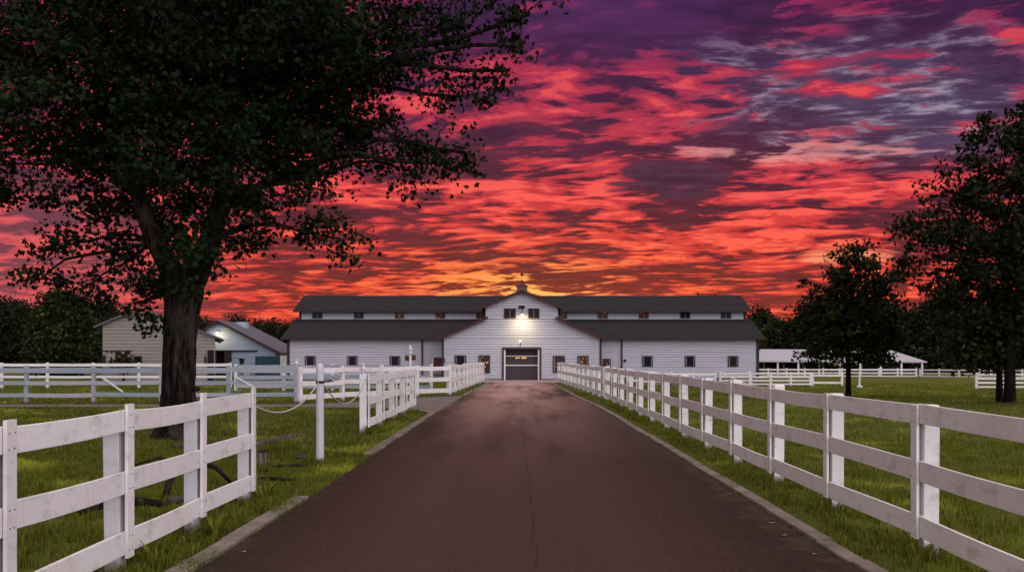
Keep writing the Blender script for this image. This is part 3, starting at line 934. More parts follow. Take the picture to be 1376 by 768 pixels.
def main_barn():
    Y0 = 70.0; cx = .42
    t = thing('horse_barn', 'long white clapboard horse barn with dark shingle roofs and a lamp over its central door', 'barn', (cx, 70, 0))
    YW, YC, YR = 72.0, 76.0, 79.0
    XA, XB = -16.4, 17.45
    # pavilion front
    def half(z):
        if z < 2.98: return 5.53
        if z < 4.30: return 5.53 - (z - 2.98) / (4.30 - 2.98) * (5.53 - 2.53)
        if z < 5.20: return 2.53
        return max(2.53 * (1 - (z - 5.20) / 1.07), .02)
    dx0, dx1, dz1 = at(676.5, 510, 70).x, at(725.5, 510, 70).x, at(700, 469, 70).z
    m = siding(MB(), lambda z: cx - half(z), lambda z: cx + half(z), 0.02, 6.24, front(Y0), [(dx0, dx1, -.1, dz1)], breaks=(2.98, 4.30, 5.20))
    m.build('front_wall', M['siding'], t)
    m = MB()
    for s in (-1, 1):
        m.add([(cx + s * 5.53, Y0, 0), (cx + s * 5.53, 72.2, 0), (cx + s * 5.53, 72.2, 2.98), (cx + s * 5.53, Y0, 2.98)], [(0, 1, 2, 3)])
        m.add([(cx + s * 2.53, Y0, 4.2), (cx + s * 2.53, 77.0, 4.2), (cx + s * 2.53, 77.0, 5.25), (cx + s * 2.53, Y0, 5.25)], [(0, 1, 2, 3)])
    m.build_each('porch_side_wall', M['siding'], t)
    # wings
    for (x0, x1) in ((XA, cx - 5.53), (cx + 5.53, XB)):
        m = siding(MB(), lambda z: x0, lambda z: x1, -.55, 3.02, front(YW)); m.build('wing_wall', M['siding'], t)
        c0, c1 = (XA, cx - 2.53) if x0 < 0 else (cx + 2.53, XB)
        m = siding(MB(), lambda z: c0, lambda z: c1, 4.42, 5.2, front(YC)); m.build('clerestory_wall', M['siding'], t)
        prof = [(YW, -.55), (YW, 3.0), (YC, 4.44), (YC, 5.17), (YR, 6.36), (82, 5.17), (82, 4.44), (86, 3.0), (86, -.55)]
        e = x0 if x0 < 0 else x1
        m = MB(); m.prism([(e, a, z) for a, z in prof], (.1 if e < 0 else -.1, 0, 0)); m.build('end_wall', M['siding'], t)
    m = MB(); m.box(XA, XB, 85.9, 86, -.55, 3.0); m.build('rear_wall', M['siding'], t)
    # roofs
    o = .42
    m = MB()
    for (x0, x1) in ((XA - o, cx - 2.5), (cx + 2.5, XB + o)):
        m.slab([(x0, 71.5, 3.03), (x1, 71.5, 3.03), (x1, 76.0, 4.50), (x0, 76.0, 4.50)], .11)
    m.slab([(XA - o, 86.5, 3.03), (XB + o, 86.5, 3.03), (XB + o, 82, 4.50), (XA - o, 82, 4.50)], .11)
    m.build_each('lower_roof', M['roof'], t)
    m = MB()
    m.slab([(XA - o, 75.45, 5.16), (XB + o, 75.45, 5.16), (XB + o, 79, 6.42), (XA - o, 79, 6.42)], .11)
    m.slab([(XA - o, 82.55, 5.16), (XB + o, 82.55, 5.16), (XB + o, 79.002, 6.42), (XA - o, 79.002, 6.42)], .11)
    m.build_each('upper_roof', M['roof'], t)
    m = MB(); m.box(XA - o, XB + o, 78.93, 79.07, 6.40, 6.455); m.build('ridge_cap', M['trim'], t)
    yf = 69.62
    m = MB()
    for s in (-1, 1):
        m.slab([(cx, yf, 6.35), (cx + s * 2.88, yf, 5.12), (cx + s * 2.88, 78.5, 5.12), (cx, 78.5, 6.35)], .10)
        m.slab([(cx + s * 2.50, yf, 4.42), (cx + s * 5.86, yf, 2.96), (cx + s * 5.86, 75.2, 2.96), (cx + s * 2.50, 75.2, 4.42)], .10)
    m.build_each('porch_roof', M['roof'], t)
    # rake boards, fascias and corner boards
    m = MB()
    for s in (-1, 1):
        for (a, za, b, zb) in ((0, 6.345, 2.90, 5.105), (2.36, 4.475, 5.88, 2.945)):
            m.add([(cx + s * a, yf - .04, za - .19), (cx + s * b, yf - .04, zb - .19), (cx + s * b, yf - .04, zb), (cx + s * a, yf - .04, za),
                   (cx + s * a, yf - .003, za - .19), (cx + s * b, yf - .003, zb - .19), (cx + s * b, yf - .003, zb), (cx + s * a, yf - .003, za)],
                  [(0, 1, 2, 3), (7, 6, 5, 4), (0, 4, 5, 1), (2, 6, 7, 3), (1, 5, 6, 2), (0, 3, 7, 4)])
    m.build_each('rake_board', M['trim_red'], t)
    m = MB()
    for (x0, x1) in ((XA - o - .02, cx - 5.87), (cx + 5.87, XB + o + .02)): m.box(x0, x1, 71.42, 71.498, 2.88, 3.035)
    for (x0, x1) in ((XA - o - .02, cx - 2.89), (cx + 2.89, XB + o + .02)): m.box(x0, x1, 75.37, 75.448, 5.02, 5.165)
    m.build_each('fascia', M['trim'], t)
    m = MB()
    for s in (-1, 1): m.box(cx + s * 5.53 - .07, cx + s * 5.53 + .07, 69.93, 70.06, 0, 2.93)
    for x in (XA, XB): m.box(x - .10, x + .10, 71.93, 72.06, -.55, 2.98); m.box(x - .09, x + .09, 75.93, 76.06, 4.42, 5.14)
    m.build_each('corner_board', M['trim'], t)
    for px in (567.5, 835.5):
        q = at(px, 470, 71.9); m = MB(); m.tube([(q.x, 71.50, 2.95), (q.x, 71.88, 2.75), (q.x, 71.88, 0.0)], .055, 8); m.build('downpipe', M['trim'], t)
    m = MB(); m.box(XA, cx - 5.6, 71.90, 71.97, -.5, .16); m.box(cx + 5.6, XB, 71.90, 71.97, -.6, .14); m.box(cx - 5.5, dx0 - .1, 69.92, 69.97, 0, .12); m.box(dx1 + .1, cx + 5.5, 69.92, 69.97, 0, .12)
    m.build_each('foundation', M['kerb'], t)
    # door
    m = MB(); fw = .12
    m.box(dx0 - .09, dx0 + .03, 69.90, 70.4, 0, dz1); m.box(dx1 - .03, dx1 + .09, 69.90, 70.4, 0, dz1); m.box(dx0 - .09, dx1 + .09, 69.90, 70.4, dz1 + .002, dz1 + .13)
    fr = m.build('door_frame', M['trim'], t)
    m = MB(); m.box(dx0 + .032, dx0 + .14, 69.98, 70.38, 0, dz1 - .002); m.box(dx1 - .14, dx1 - .032, 69.98, 70.38, 0, dz1 - .002); m.build_each('jamb', M['white'], fr)
    h = dz1
    zr1, zr2 = at(0, 490.5, 70).z, at(0, 478, 70).z
    m = MB(); m.box(dx0 + .142, dx1 - .142, 70.26, 70.34, .015, zr2 - .025)
    d = m.build('garage_door', M['door'], t)
    m = MB(); m.box(dx0 + .142, dx1 - .142, 70.27, 70.34, zr2 + .025, h - .004); m.build('top_panel', M['door_dark'], d)
    m = MB(); m.box(dx0 + .142, dx1 - .142, 70.22, 70.34, zr1 - .03, zr1 + .03); m.box(dx0 + .142, dx1 - .142, 70.22, 70.34, zr2 - .023, zr2 + .023); m.build_each('cross_rail', M['white'], d)
    m = MB()
    for px in (693.6, 695.6, 697.4, 701.2, 703.3, 705.0, 706.3):
        q = at(px, 480.6, 70.2); w = random.uniform(.035, .055); m.box(q.x - w, q.x + w, 70.19, 70.24, q.z - random.uniform(.025, .055), q.z + random.uniform(.03, .055))
    m.build_each('amber_light', M['led'], d)
    # windows
    W = []
    def win(a, b, c, e, Y, **k): window(t, *pxz(a, b, c, e, Y), Y, **k)
    for (a, b, p) in ((420, 433.5, 'pane'), (476, 488.5, 'pane'), (531, 543, 'pane_warm'), (585.5, 598, 'pane_lit'), (640, 652, 'pane_warm'),
                      (751.5, 762, 'pane_warm'), (803.5, 816.5, 'pane_lit'), (858.5, 871.5, 'pane_warm'), (914, 927, 'pane'), (968.5, 982, 'pane')):
        win(a, b, 417.6, 427.6, YC, pane=p, fw=.06, sash='v', sill=False)
    for (a, b) in ((677.3, 693.2), (709.8, 724.8)): win(a, b, 414.3, 427.2, Y0, pane='pane_warm' if False else 'pane', fw=.08, sash='v', fmat='trim_red')
    for (a, b) in ((410, 424.3), (467, 480.6), (524, 538), (863, 877), (920.3, 934), (978, 992)):
        win(a, b, 477.8, 492.2, YW, fw=.075, sash='lr')
    win(810, 820.5, 481.5, 497, YW, fw=.07, sash='r', pane='pane_warm')
    win(611, 626.5, 477, 499.5, Y0, pane='pane', fw=.085, sash='lr')
    win(643, 658.5, 477, 501, Y0, pane='pane_lit', fw=.085, sash='l')
    win(742.8, 759, 477.5, 500.5, Y0, pane='pane_lit', fw=.085, sash='l')
    win(776, 791, 477.5, 500, Y0, pane='pane_warm', fw=.085, sash='lr')
    # lamp over the door: bracket, shade, bulb
    L = at(702, 423, 69.7)
    m = MB(); m.tube([(L.x, 69.96, L.z + .55), (L.x, 69.74, L.z + .62), (L.x, 69.62, L.z + .45), (L.x, 69.62, L.z + .12)], .022, 8)
    m.box(L.x - .07, L.x + .07, 69.93, 69.975, L.z + .45, L.z + .65)
    lamp = m.build('wall_lamp', M['iron'], t)
    m = MB(); m.tube([(L.x, 69.62, L.z + .22), (L.x, 69.62, L.z + .16), (L.x, 69.62, L.z + .03)], [.04, .12, .20], 16, cap=False); m.build('lamp_shade', M['grey_trim'], lamp)
    m = MB(); m.ball((L.x, 69.62, L.z + .03), .10, sz=.9); m.build('bulb', M['bulb'], lamp, smooth=True)
    shift_light('lamp_light', (L.x, 68.95, L.z - .05), 210, (L.x, 70.0, L.z - 1.9), t, R(155), 1.0)
    q = at(701, 412.5, 69.9)
    m = MB()
    for s in (-1, 1): m.tube([(q.x + s * .12, 69.95, q.z + .1), (q.x + s * .14, 69.80, q.z - .06)], [.05, .085], 10)
    m.box(q.x - .18, q.x + .18, 69.93, 69.975, q.z, q.z + .12); m.build('floodlight', M['iron'], t)
    q = at(699.5, 459, 69.9)
    m = MB(); m.tube([(q.x, 69.96, q.z), (q.x, 69.82, q.z + .06), (q.x, 69.82, q.z - .30)], .018, 8); l2 = m.build('bracket', M['iron'], t)
    m = MB(); m.ball((q.x - .03, 69.82, q.z + .06), .05); m.build('small_bulb', M['bulb'], l2)
    # cupola with its weathervane
    c = at(701.5, 388, 73.0)
    m = MB(); m.box(c.x - .38, c.x + .38, 72.62, 73.38, 5.7, c.z + .17); cu = m.build('cupola', M['cupola'], t, bevel=.01)
    k = MB(); w = .47; zb = c.z + .172
    k.add([(c.x - w, 73 - w, zb), (c.x + w, 73 - w, zb), (c.x + w, 73 + w, zb), (c.x - w, 73 + w, zb), (c.x - w * .5, 73 - w * .5, zb + .15), (c.x + w * .5, 73 - w * .5, zb + .15),
           (c.x + w * .5, 73 + w * .5, zb + .17), (c.x - w * .5, 73 + w * .5, zb + .17), (c.x, 73, zb + .38)],
          [(3, 2, 1, 0), (0, 1, 5, 4), (1, 2, 6, 5), (2, 3, 7, 6), (3, 0, 4, 7), (4, 5, 8), (5, 6, 8), (6, 7, 8), (7, 4, 8)])
    k.build('cupola_roof', M['trim_red'], cu)
    k = MB(); k.ball((c.x, 73, zb + .40), .075); k.tube([(c.x, 73, zb + .3), (c.x, 73, zb + 1.0)], .014, 6); k.build('finial', M['iron'], cu)
    k = MB(); zt = zb + .85
    k.add([(c.x - .02, 72.99, zt - .10), (c.x + .20, 72.99, zt), (c.x - .02, 72.99, zt + .13), (c.x - .10, 72.99, zt + .16), (c.x - .11, 72.99, zt - .08)], [(0, 1, 2, 3, 4)])
    k.add([(c.x - .02, 73.01, zt - .10), (c.x + .20, 73.01, zt), (c.x - .02, 73.01, zt + .13), (c.x - .10, 73.01, zt + .16), (c.x - .11, 73.01, zt - .08)], [(4, 3, 2, 1, 0)])
    k.build('weathervane', M['iron'], cu)
    # small fittings on the walls
    q = at(840, 484, 71.9); m = MB(); m.tube([(q.x, 71.97, q.z), (q.x, 71.86, q.z)], .10, 10); m.build('meter', M['iron'], t)
    q = at(597, 484, 69.9); m = MB(); m.box(q.x - .05, q.x + .05, 69.90, 69.974, q.z - .17, q.z + .17); m.build('notice_plate', M['teal'], t)
    # the covered hatch in the corner of the left wing
    x0, x1, z0, z1 = pxz(581, 593.5, 479.5, 493, 71.7)
    m = MB(); m.box(x0, x1, 71.45, 71.90, z0 - .5, z1); hb = m.build('hatch_box', M['grey_trim'], t, bevel=.01)
    m = MB(); m.box(x0 + .10, x1 - .02, 71.40, 71.447, z0 - .05, z1 - .05); m.build('hatch_door', M['maroon'], hb)
    m = MB(); m.box(x0 + .01, x0 + .085, 71.41, 71.447, z0 - .05, z1 - .04); m.build('hatch_post', M['white'], hb)
    return t


main_barn()


def old_barn():
    Y = 70.0
    t = thing('weathered_barn', 'weathered beige clapboard barn half hidden behind the big tree trunk', 'barn', (-33, Y, 0))
    P = [at(138, 436, Y), at(164, 425, Y), at(205, 420, Y), at(289, 453, Y)]
    X0, X1 = P[0].x, P[3].x
    def top(x):
        for a, b in zip(P, P[1:]):
            if x <= b.x: return a.z + (b.z - a.z) * (x - a.x) / (b.x - a.x)
        return P[-1].z
    def xl_(z):
        if z <= P[0].z: return X0
        for a, b in zip(P[:3], P[1:3]):
            if z <= b.z: return a.x + (b.x - a.x) * (z - a.z) / (b.z - a.z)
        return P[2].x - .01
    def xr_(z):
        if z <= P[3].z: return X1
        return P[3].x + (P[2].x - P[3].x) * (z - P[3].z) / (P[2].z - P[3].z)
    m = siding(MB(), xl_, xr_, -.1, P[2].z - .02, front(Y), course=.24, lip=.03, breaks=(P[0].z, P[1].z, P[3].z)); m.build('front_wall', M['siding_old'], t)
    SH = -4.0                                                    # the barn stands turned towards the drive
    m = MB()
    for xw, zt in ((X1, P[3].z), (X0 + .1, P[0].z)):
        m.prism([(xw - .1, Y + .03, -.1), (xw, Y + .03, -.1), (xw + SH, Y + 12, -.1), (xw - .1 + SH, Y + 12, -.1)], (0, 0, zt + .1))
    m.build_each('side_wall', M['siding_old'], t)
    m = MB()
    q = [p.copy() for p in P]; q[3] += Vector((.75, 0, -.22)); q[0] += Vector((-.5, 0, -.2))
    for a, b in zip(q, q[1:]):
        m.slab([(a.x, Y - .35, a.z + .09), (b.x, Y - .35, b.z + .09), (b.x + SH, Y + 12, b.z + .09), (a.x + SH, Y + 12, a.z + .09)], .12)
    m.build('roof', M['metal_roof'], t)
    for (a, b, c, d) in ((180, 191, 478, 488.5), (137.5, 142.5, 477, 488), (275, 277.5, 478, 489)):
        window(t, *pxz(a, b, c, d, Y), Y, fw=.07)
    x0, x1, z0, z1 = pxz(279.5, 287.5, 470, 505, Y)
    m = MB(); m.box(x0, x1, Y - .12, Y - .028, 0, z1); m.build('dark_door', M['black'], t)
    for (a, b, c, d) in ((142, 146, 471, 473), (149, 152, 471, 474), (155, 159, 471, 476), (168, 175, 471, 476)):
        x0, x1, z0, z1 = pxz(a, b, c, d, Y); m = MB(); m.box(x0, x1, Y - .05, Y - .031, z0, z1); m.build('missing_boards', M['black'], t)
    m = MB(); x0, x1, z0, z1 = pxz(138, 178, 470.3, 471.4, Y); m.box(x0, x1, Y - .10, Y - .028, z0, z1); m.build('ledge', M['trim'], t)
    return t


old_barn()


def side_barn():
    Y = 85.0
    t = thing('side_barn', 'small white barn with a steep grey metal roof and a lamp under its gable', 'barn', (-23, Y, 0))
    pk = at(294, 431.5, Y); er = at(371, 471, Y); xl0 = at(277, 443, Y)
    x0 = xl0.x; zl = xl0.z
    def xl_(z): return x0 if z <= zl else x0 + (pk.x - x0) * (z - zl) / (pk.z - zl)
    def xr_(z): return er.x if z <= er.z else er.x + (pk.x - er.x) * (z - er.z) / (pk.z - er.z)
    dx0, dx1, _, dz = pxz(288, 311, 471.5, 500, Y)
    m = siding(MB(), xl_, xr_, -.1, pk.z - .05, front(Y), [(dx0, dx1, -.2, dz)], course=.2, lip=.03, breaks=(er.z, zl)); m.build('front_wall', M['siding_side'], t)
    D = 9.0
    m = MB(); m.box(er.x - .1, er.x, Y + .03, Y + D, -.1, er.z); m.box(x0, x0 + .1, Y + .03, Y + D, -.1, zl); m.build_each('side_wall', M['siding_side'], t)
    e2 = er + Vector((.45, 0, -.24)); l2 = Vector((x0 - .4, 0, zl - .2))
    m = MB()
    m.slab([(pk.x, Y - .4, pk.z + .10), (e2.x, Y - .4, e2.z + .10), (e2.x, Y + D, e2.z + .10), (pk.x, Y + D, pk.z + .10)], .12)
    m.slab([(pk.x - .003, Y - .4, pk.z + .10), (l2.x, Y - .4, l2.z + .10), (l2.x, Y + D, l2.z + .10), (pk.x - .003, Y + D, pk.z + .10)], .12)
    m.build('roof', M['metal_roof'], t)
    m = MB()
    for (b) in (e2, l2):
        m.add([(pk.x, Y - .46, pk.z - .10), (b.x, Y - .46, b.z - .10), (b.x, Y - .46, b.z + .095), (pk.x, Y - .46, pk.z + .095),
               (pk.x, Y - .403, pk.z - .10), (b.x, Y - .403, b.z - .10), (b.x, Y - .403, b.z + .095), (pk.x, Y - .403, pk.z + .095)],
              [(0, 1, 2, 3), (7, 6, 5, 4), (0, 4, 5, 1), (2, 6, 7, 3), (1, 5, 6, 2)])
    m.build_each('rake_board', M['trim'], t)
    # the dark doorway, its sliding leaf and its track
    m = MB(); m.box(dx0 + .002, dx1 - .002, Y + .6, Y + .7, 0, dz); m.build('dark_interior', M['black'], t)
    m = MB(); m.box(at(302, 0, Y).x, at(311.5, 0, Y).x, Y - .14, Y - .06, .03, dz - .05); m.build('sliding_door', M['frame'], t)
    m = MB(); m.box(dx0, at(346, 0, Y).x, Y - .17, Y - .04, dz - .02, dz + .10); m.build('door_track', M['trim'], t)
    a, b, c, d = pxz(343.5, 376, 478.3, 494, Y - 1.0)
    m = MB(); m.box(a, b, Y - 1.15, Y - 1.0, 0, d); m.build('side_door', M['teal'], t)
    m = MB(); m.box(b + .05, b + .62, Y - 1.1, Y - .9, 0, d + .05); m.build('pale_post', M['white'], t)
    m = MB(); v = at(326, 437, Y + 5); m.box(v.x - .45, v.x + .45, Y + 4.6, Y + 5.4, 3.4, v.z + .3); m.build('vent', M['siding_side'], t)
    # lamp under the gable
    L = at(292, 447, Y - .3)
    m = MB(); m.tube([(L.x, Y - .04, L.z + .1), (L.x, Y - .30, L.z + .12)], .03, 8); m.box(L.x - .12, L.x + .12, Y - .40, Y - .2, L.z + .06, L.z + .12); lamp = m.build('wall_lamp', M['iron'], t)
    m = MB(); m.ball((L.x, Y - .30, L.z), .11); m.build('bulb', M['bulb'], lamp, smooth=True)
    shift_light('lamp_light', (L.x, Y - .9, L.z - .1), 60, (L.x + .5, Y + .2, L.z - .9), t, R(168), .9)
    # bucket and white pots by the wall
    return t


side_barn()
Yb = 83.0
q = at(325, 0, Yb); t = thing('feed_hopper', 'dark funnel hopper hung on a pipe by the wall of the small white barn', 'hopper', (q.x, Yb, 0))
a = at(325, 481.5, Yb).z; m = MB(); m.tube([(q.x, Yb, a - .45), (q.x, Yb, a - .15), (q.x, Yb, a)], [.16, .22, .26], 12); m.build('bucket', M['frame'], t)
m = MB(); m.tube([(q.x, Yb, 0), (q.x, Yb, a - .4)], .04, 8); m.tube([(q.x - .9, Yb + .02, a + .02), (q.x, Yb + .02, a + .02)], .035, 6); m.build('pipe', M['frame'], t)
for px, r, lab in ((329.5, .16, 'larger white pot beside the dark hopper'), (333.5, .12, 'smaller white pot at the end beside the dark hopper')):
    q = at(px, 0, Yb); t = thing('white_pot', lab, 'pot', (q.x, Yb, 0))
    m = MB(); m.tube([(q.x, Yb, 0), (q.x, Yb, .5), (q.x, Yb, .62)], [r * .8, r, r * .75], 10); m.build('pot_body', M['white'], t); m = MB(); m.tube([(q.x, Yb, .62), (q.x, Yb, .7)], r * .9, 10); m.build('rim', M['white'], t)


def pavilion():
    Y = 135.0; g = ground_z(40, Y)
    t = thing('open_pavilion', 'long open sided pavilion with a pale hipped roof on white posts', 'pavilion', (44, Y, g))
    a = at(1012, 484.5, Y); b = at(1246, 486, Y); r0 = at(1022, 468.5, Y); r1 = at(1222, 471.5, Y)
    za, zr = a.z, r0.z; D = 8.0
    m = MB()
    v = [(a.x, Y, za), (b.x, Y, za - .1), (b.x, Y + D, za - .1), (a.x, Y + D, za), (a.x + 2.0, Y + D / 2, zr), (r1.x - 1.0, Y + D / 2, zr - .15)]
    m.add(v + [(p[0], p[1], p[2] - .16) for p in v[:4]], [(0, 1, 5, 4), (1, 2, 5), (2, 3, 4, 5), (3, 0, 4), (0, 6, 7, 1), (1, 7, 8, 2), (2, 8, 9, 3), (3, 9, 6, 0), (9, 8, 7, 6)])
    m.build('roof', M['pale_roof'], t)
    for k in range(9):
        x = a.x + .6 + (b.x - a.x - 1.2) * k / 8
        for y in (Y + .3, Y + D - .3):
            m = MB(); m.box(x - .11, x + .11, y - .11, y + .11, g - .3, za - .16); m.build('post', M['white'], t)
    m = MB(); m.box(a.x + .3, b.x - .3, Y + D - .25, Y + D - .15, g, g + 1.1); m.build('low_rear_wall', M['trim'], t)
    return t


pavilion()

# lamp post with two hanging boards in front of the left wing
q = at(551.5, 0, 45.0)
t = thing('sign_post', 'white ornamental post with two small maroon boards by the left wing', 'sign post', (q.x, 45, 0))
m = MB(); zt = at(0, 474, 45).z
m.tube([(q.x, 45, -.2), (q.x, 45, .9), (q.x, 45, zt)], [.055, .05, .04], 12); m.build('pole', M['white'], t, smooth=True)
m = MB(); z = zt
for r, dz in ((.075, .0), (.055, .09), (.085, .17), (.06, .27)): m.ball((q.x, 45, z + dz), r, n=10, k=6)
m.tube([(q.x, 45, z + .28), (q.x - .04, 45, z + .38)], [.04, .015], 8); m.build('finial', M['white'], t, smooth=True)
z0, z1 = at(0, 484.5, 44.9).z, at(0, 477.5, 44.9).z
for s in (-1, 1):
    m = MB(); a, b = sorted((q.x + s * .06, q.x + s * .245)); m.box(a, b, 44.95, 44.99, z0 + (.02 if s > 0 else 0), z1 + (.02 if s > 0 else 0)); m.build('hanging_board', M['maroon'], t, bevel=.006)
m = MB(); m.tube([(q.x - .25, 44.97, z1 + .05), (q.x + .25, 44.97, z1 + .05)], .012, 6); m.build('crossbar', M['iron'], t)


# ------------------------------------------------------------------ trees
MAPLE = np.array([(0, 0), (.16, .16), (.50, .12), (.40, .36), (.62, .62), (.26, .62), (0, 1.05), (-.26, .62), (-.62, .62), (-.40, .36), (-.50, .12), (-.16, .16)]) * [1.0, 1.0]
OVAL = np.array([(0, 0), (.30, .35), (.24, .72), (0, 1), (-.24, .72), (-.30, .35)])


def leaves(name, pos, size, outline, mat, parent, origin, rng, droop=.5, fold=.16):
    """pos: N x 3 leaf bases; every leaf is a small lobed blade, slightly folded"""
    N = len(pos); k = len(outline)
    az = rng.uniform(0, 2 * np.pi, N); pitch = rng.normal(-.55 * droop * 2, .5, N)
    d = np.stack([np.cos(az) * np.cos(pitch), np.sin(az) * np.cos(pitch), np.sin(pitch)], 1)     # tip direction
    r = rng.normal(0, 1, (N, 3)); r -= (r * d).sum(1)[:, None] * d; r /= np.linalg.norm(r, axis=1)[:, None] + 1e-9
    n = np.cross(d, r)
    s = (size * rng.uniform(.65, 1.3, N))[:, None, None]
    o = outline
    P = pos[:, None, :] + s * (o[None, :, 0, None] * r[:, None, :] + o[None, :, 1, None] * d[:, None, :] + (np.abs(o[None, :, 0, None]) * fold) * n[:, None, :])
    h = k // 2
    return mesh_np(name, P.reshape(-1, 3), k, [tuple(range(0, h + 1)), tuple([0] + list(range(h, k)))], mat, parent, origin)


def in_ball(rng, n, bias=.45):
    v = rng.normal(0, 1, (n, 3)); v /= np.linalg.norm(v, axis=1)[:, None]
    return v * rng.uniform(0, 1, n)[:, None] ** bias


def limb(m, p, q, r0, r1, rng, n=6, seg=5, wob=.06, arch=.1):
    p, q = Vector(p), Vector(q); L = (q - p).length; pts = []; rad = []
    ph = rng.uniform(0, 6.28)
    for i in range(seg + 1):
        k = i / seg
        off = Vector((math.sin(k * 5 + ph), math.cos(k * 4.2 + ph), .6 * math.sin(k * 6 + ph * 2))) * L * wob * math.sin(math.pi * k)
        pts.append(p.lerp(q, k) + off + Vector((0, 0, L * arch * math.sin(math.pi * k)))); rad.append(r0 + (r1 - r0) * k ** .8)
    m.tube(pts, rad, n)
    return pts


def tree(name, label, base, trunk_pts, trunk_r, forks, lobes, nsub, nleaf, leaf, leaf_mat, bark, seed, group=None, outline=OVAL, flare=1.6,
         spray=(.62, .30), droop=.5, hang=.1, rough=.0, twigs=True, stems=()):
    """lobes: (centre, (rx, ry, rz), weight); forks: points on the trunk the limbs start from"""
    rng = np.random.default_rng(seed)
    t = thing(name, label, 'tree', base, group)
    m = MB(); n = 110 if rough else 22; steps = 22 if rough else 6
    # trunk with root flare and knobbly bark
    P = [Vector(p) for p in trunk_pts]; fine = []; rad = []
    for i in range(len(P) - 1):
        for k in range(steps):
            u = k / steps; fine.append(P[i].lerp(P[i + 1], u)); rad.append(trunk_r[i] + (trunk_r[i + 1] - trunk_r[i]) * u)
    fine.append(P[-1]); rad.append(trunk_r[-1])
    secs = []
    for p, r in zip(fine, rad):
        hgt = p.z - P[0].z; fl = 1 + (flare - 1) * math.exp(-max(hgt, 0) / .32); ring = []
        for j in range(n):
            a = 2 * math.pi * j / n
            lob = 1 + .10 * math.exp(-hgt / .5) * math.cos(a * 5 + 1) * (fl - .5) + rough * (.5 * math.sin(a * 3 + hgt * 1.7) + .5 * math.sin(a * 7 - hgt * 2.9) + .4 * math.sin(a * 4 + hgt * 5.3))
            if rough:
                ca, sa = math.cos(a), math.sin(a)
                rg = abs(noise.noise(Vector((ca * 5.5, sa * 5.5, hgt * 1.1)))) + .6 * abs(noise.noise(Vector((ca * 12, sa * 12, hgt * 2.6 + 7))))
                lob += .16 * (rg - .3) + .10 * noise.noise(Vector((ca * 1.6, sa * 1.6, hgt * 1.3 + 3)))
            ring.append(p + Vector((math.cos(a), math.sin(a), 0)) * r * fl * lob)
        secs.append(ring)
    m.loft(secs)
    for sp, sr in stems:
        Q = []; rr = []
        for i in range(len(sp) - 1):
            for k in range(5):
                u = k / 5; q = Vector(sp[i]).lerp(Vector(sp[i + 1]), u)
                Q.append(q + Vector((noise.noise(q * .9), noise.noise(q * .9 + Vector((9, 3, 1))), 0)) * .10); rr.append((sr[i] + (sr[i + 1] - sr[i]) * u) * (1 + .12 * noise.noise(q * 2.0)))
        m.tube(Q, rr, 18)
    forks = [Vector(f) for f in forks]
    pts_all = []; W = np.array([l[2] for l in lobes], float); W /= W.sum()
    for (c, rr, w), frac in zip(lobes, W):
        c = Vector(c); f = min(forks, key=lambda q: (q - c).length + max(0, q.z - c.z) * 1.5)
        L = (c - f).length; r0 = min(trunk_r[-1] * .5, .02 + L * .014)
        path = limb(m, f, c, r0, r0 * .35, rng, 8, 7, .07, hang)
        k = max(3, int(nsub * frac))
        sub = in_ball(rng, k) * np.array(rr) + np.array(c)
        for i in range(k):
            s = Vector(sub[i]); a = min(path[3:], key=lambda q: (q - s).length)
            if twigs: limb(m, a, s, max(.012, r0 * .22), .006, rng, 5, 4, .08, .06)
            if twigs and rough:
                for _ in range(3):
                    e = s + Vector(rng.normal(0, 1, 3)) * spray[0] * .9; e.z -= .06
                    m.tube([s, (s + e) * .5 + Vector((0, 0, .03)), e], [.006, .005, .003], 4)
            num = max(4, int(nleaf * rng.uniform(.5, 1.5)))
            out = (s - c).normalized() if (s - c).length > .01 else Vector((0, 0, 1))
            off = np.clip(rng.normal(0, 1, (num, 3)), -1.5, 1.5) * np.array([spray[0], spray[0], spray[1]]) * rng.uniform(.6, 1.25)
            off += np.outer(rng.uniform(-.2, .8, num), np.array([out.x, out.y, out.z - .25])) * spray[0]
            pts_all.append(off + sub[i])
    tr = m.build('trunk', bark, t, smooth=True)
    pos = np.concatenate(pts_all)
    leaves('crown', pos, leaf, outline, leaf_mat, t, base, rng, droop)
    return t


def lob(px, py, rx, ry, Y, dy=0.0, rz=None, w=None):
    """a lobe of the crown given by where its outline lies in the photo, at its own depth"""
    d = Y + dy; c = at(px, py, d); s = d / F
    rz = rz if rz is not None else (rx + ry) * .5 * s
    return ((c.x, c.y, c.z), (rx * s, rz, ry * s), w if w else rx * ry * max(rz, .5) / 1000.0)


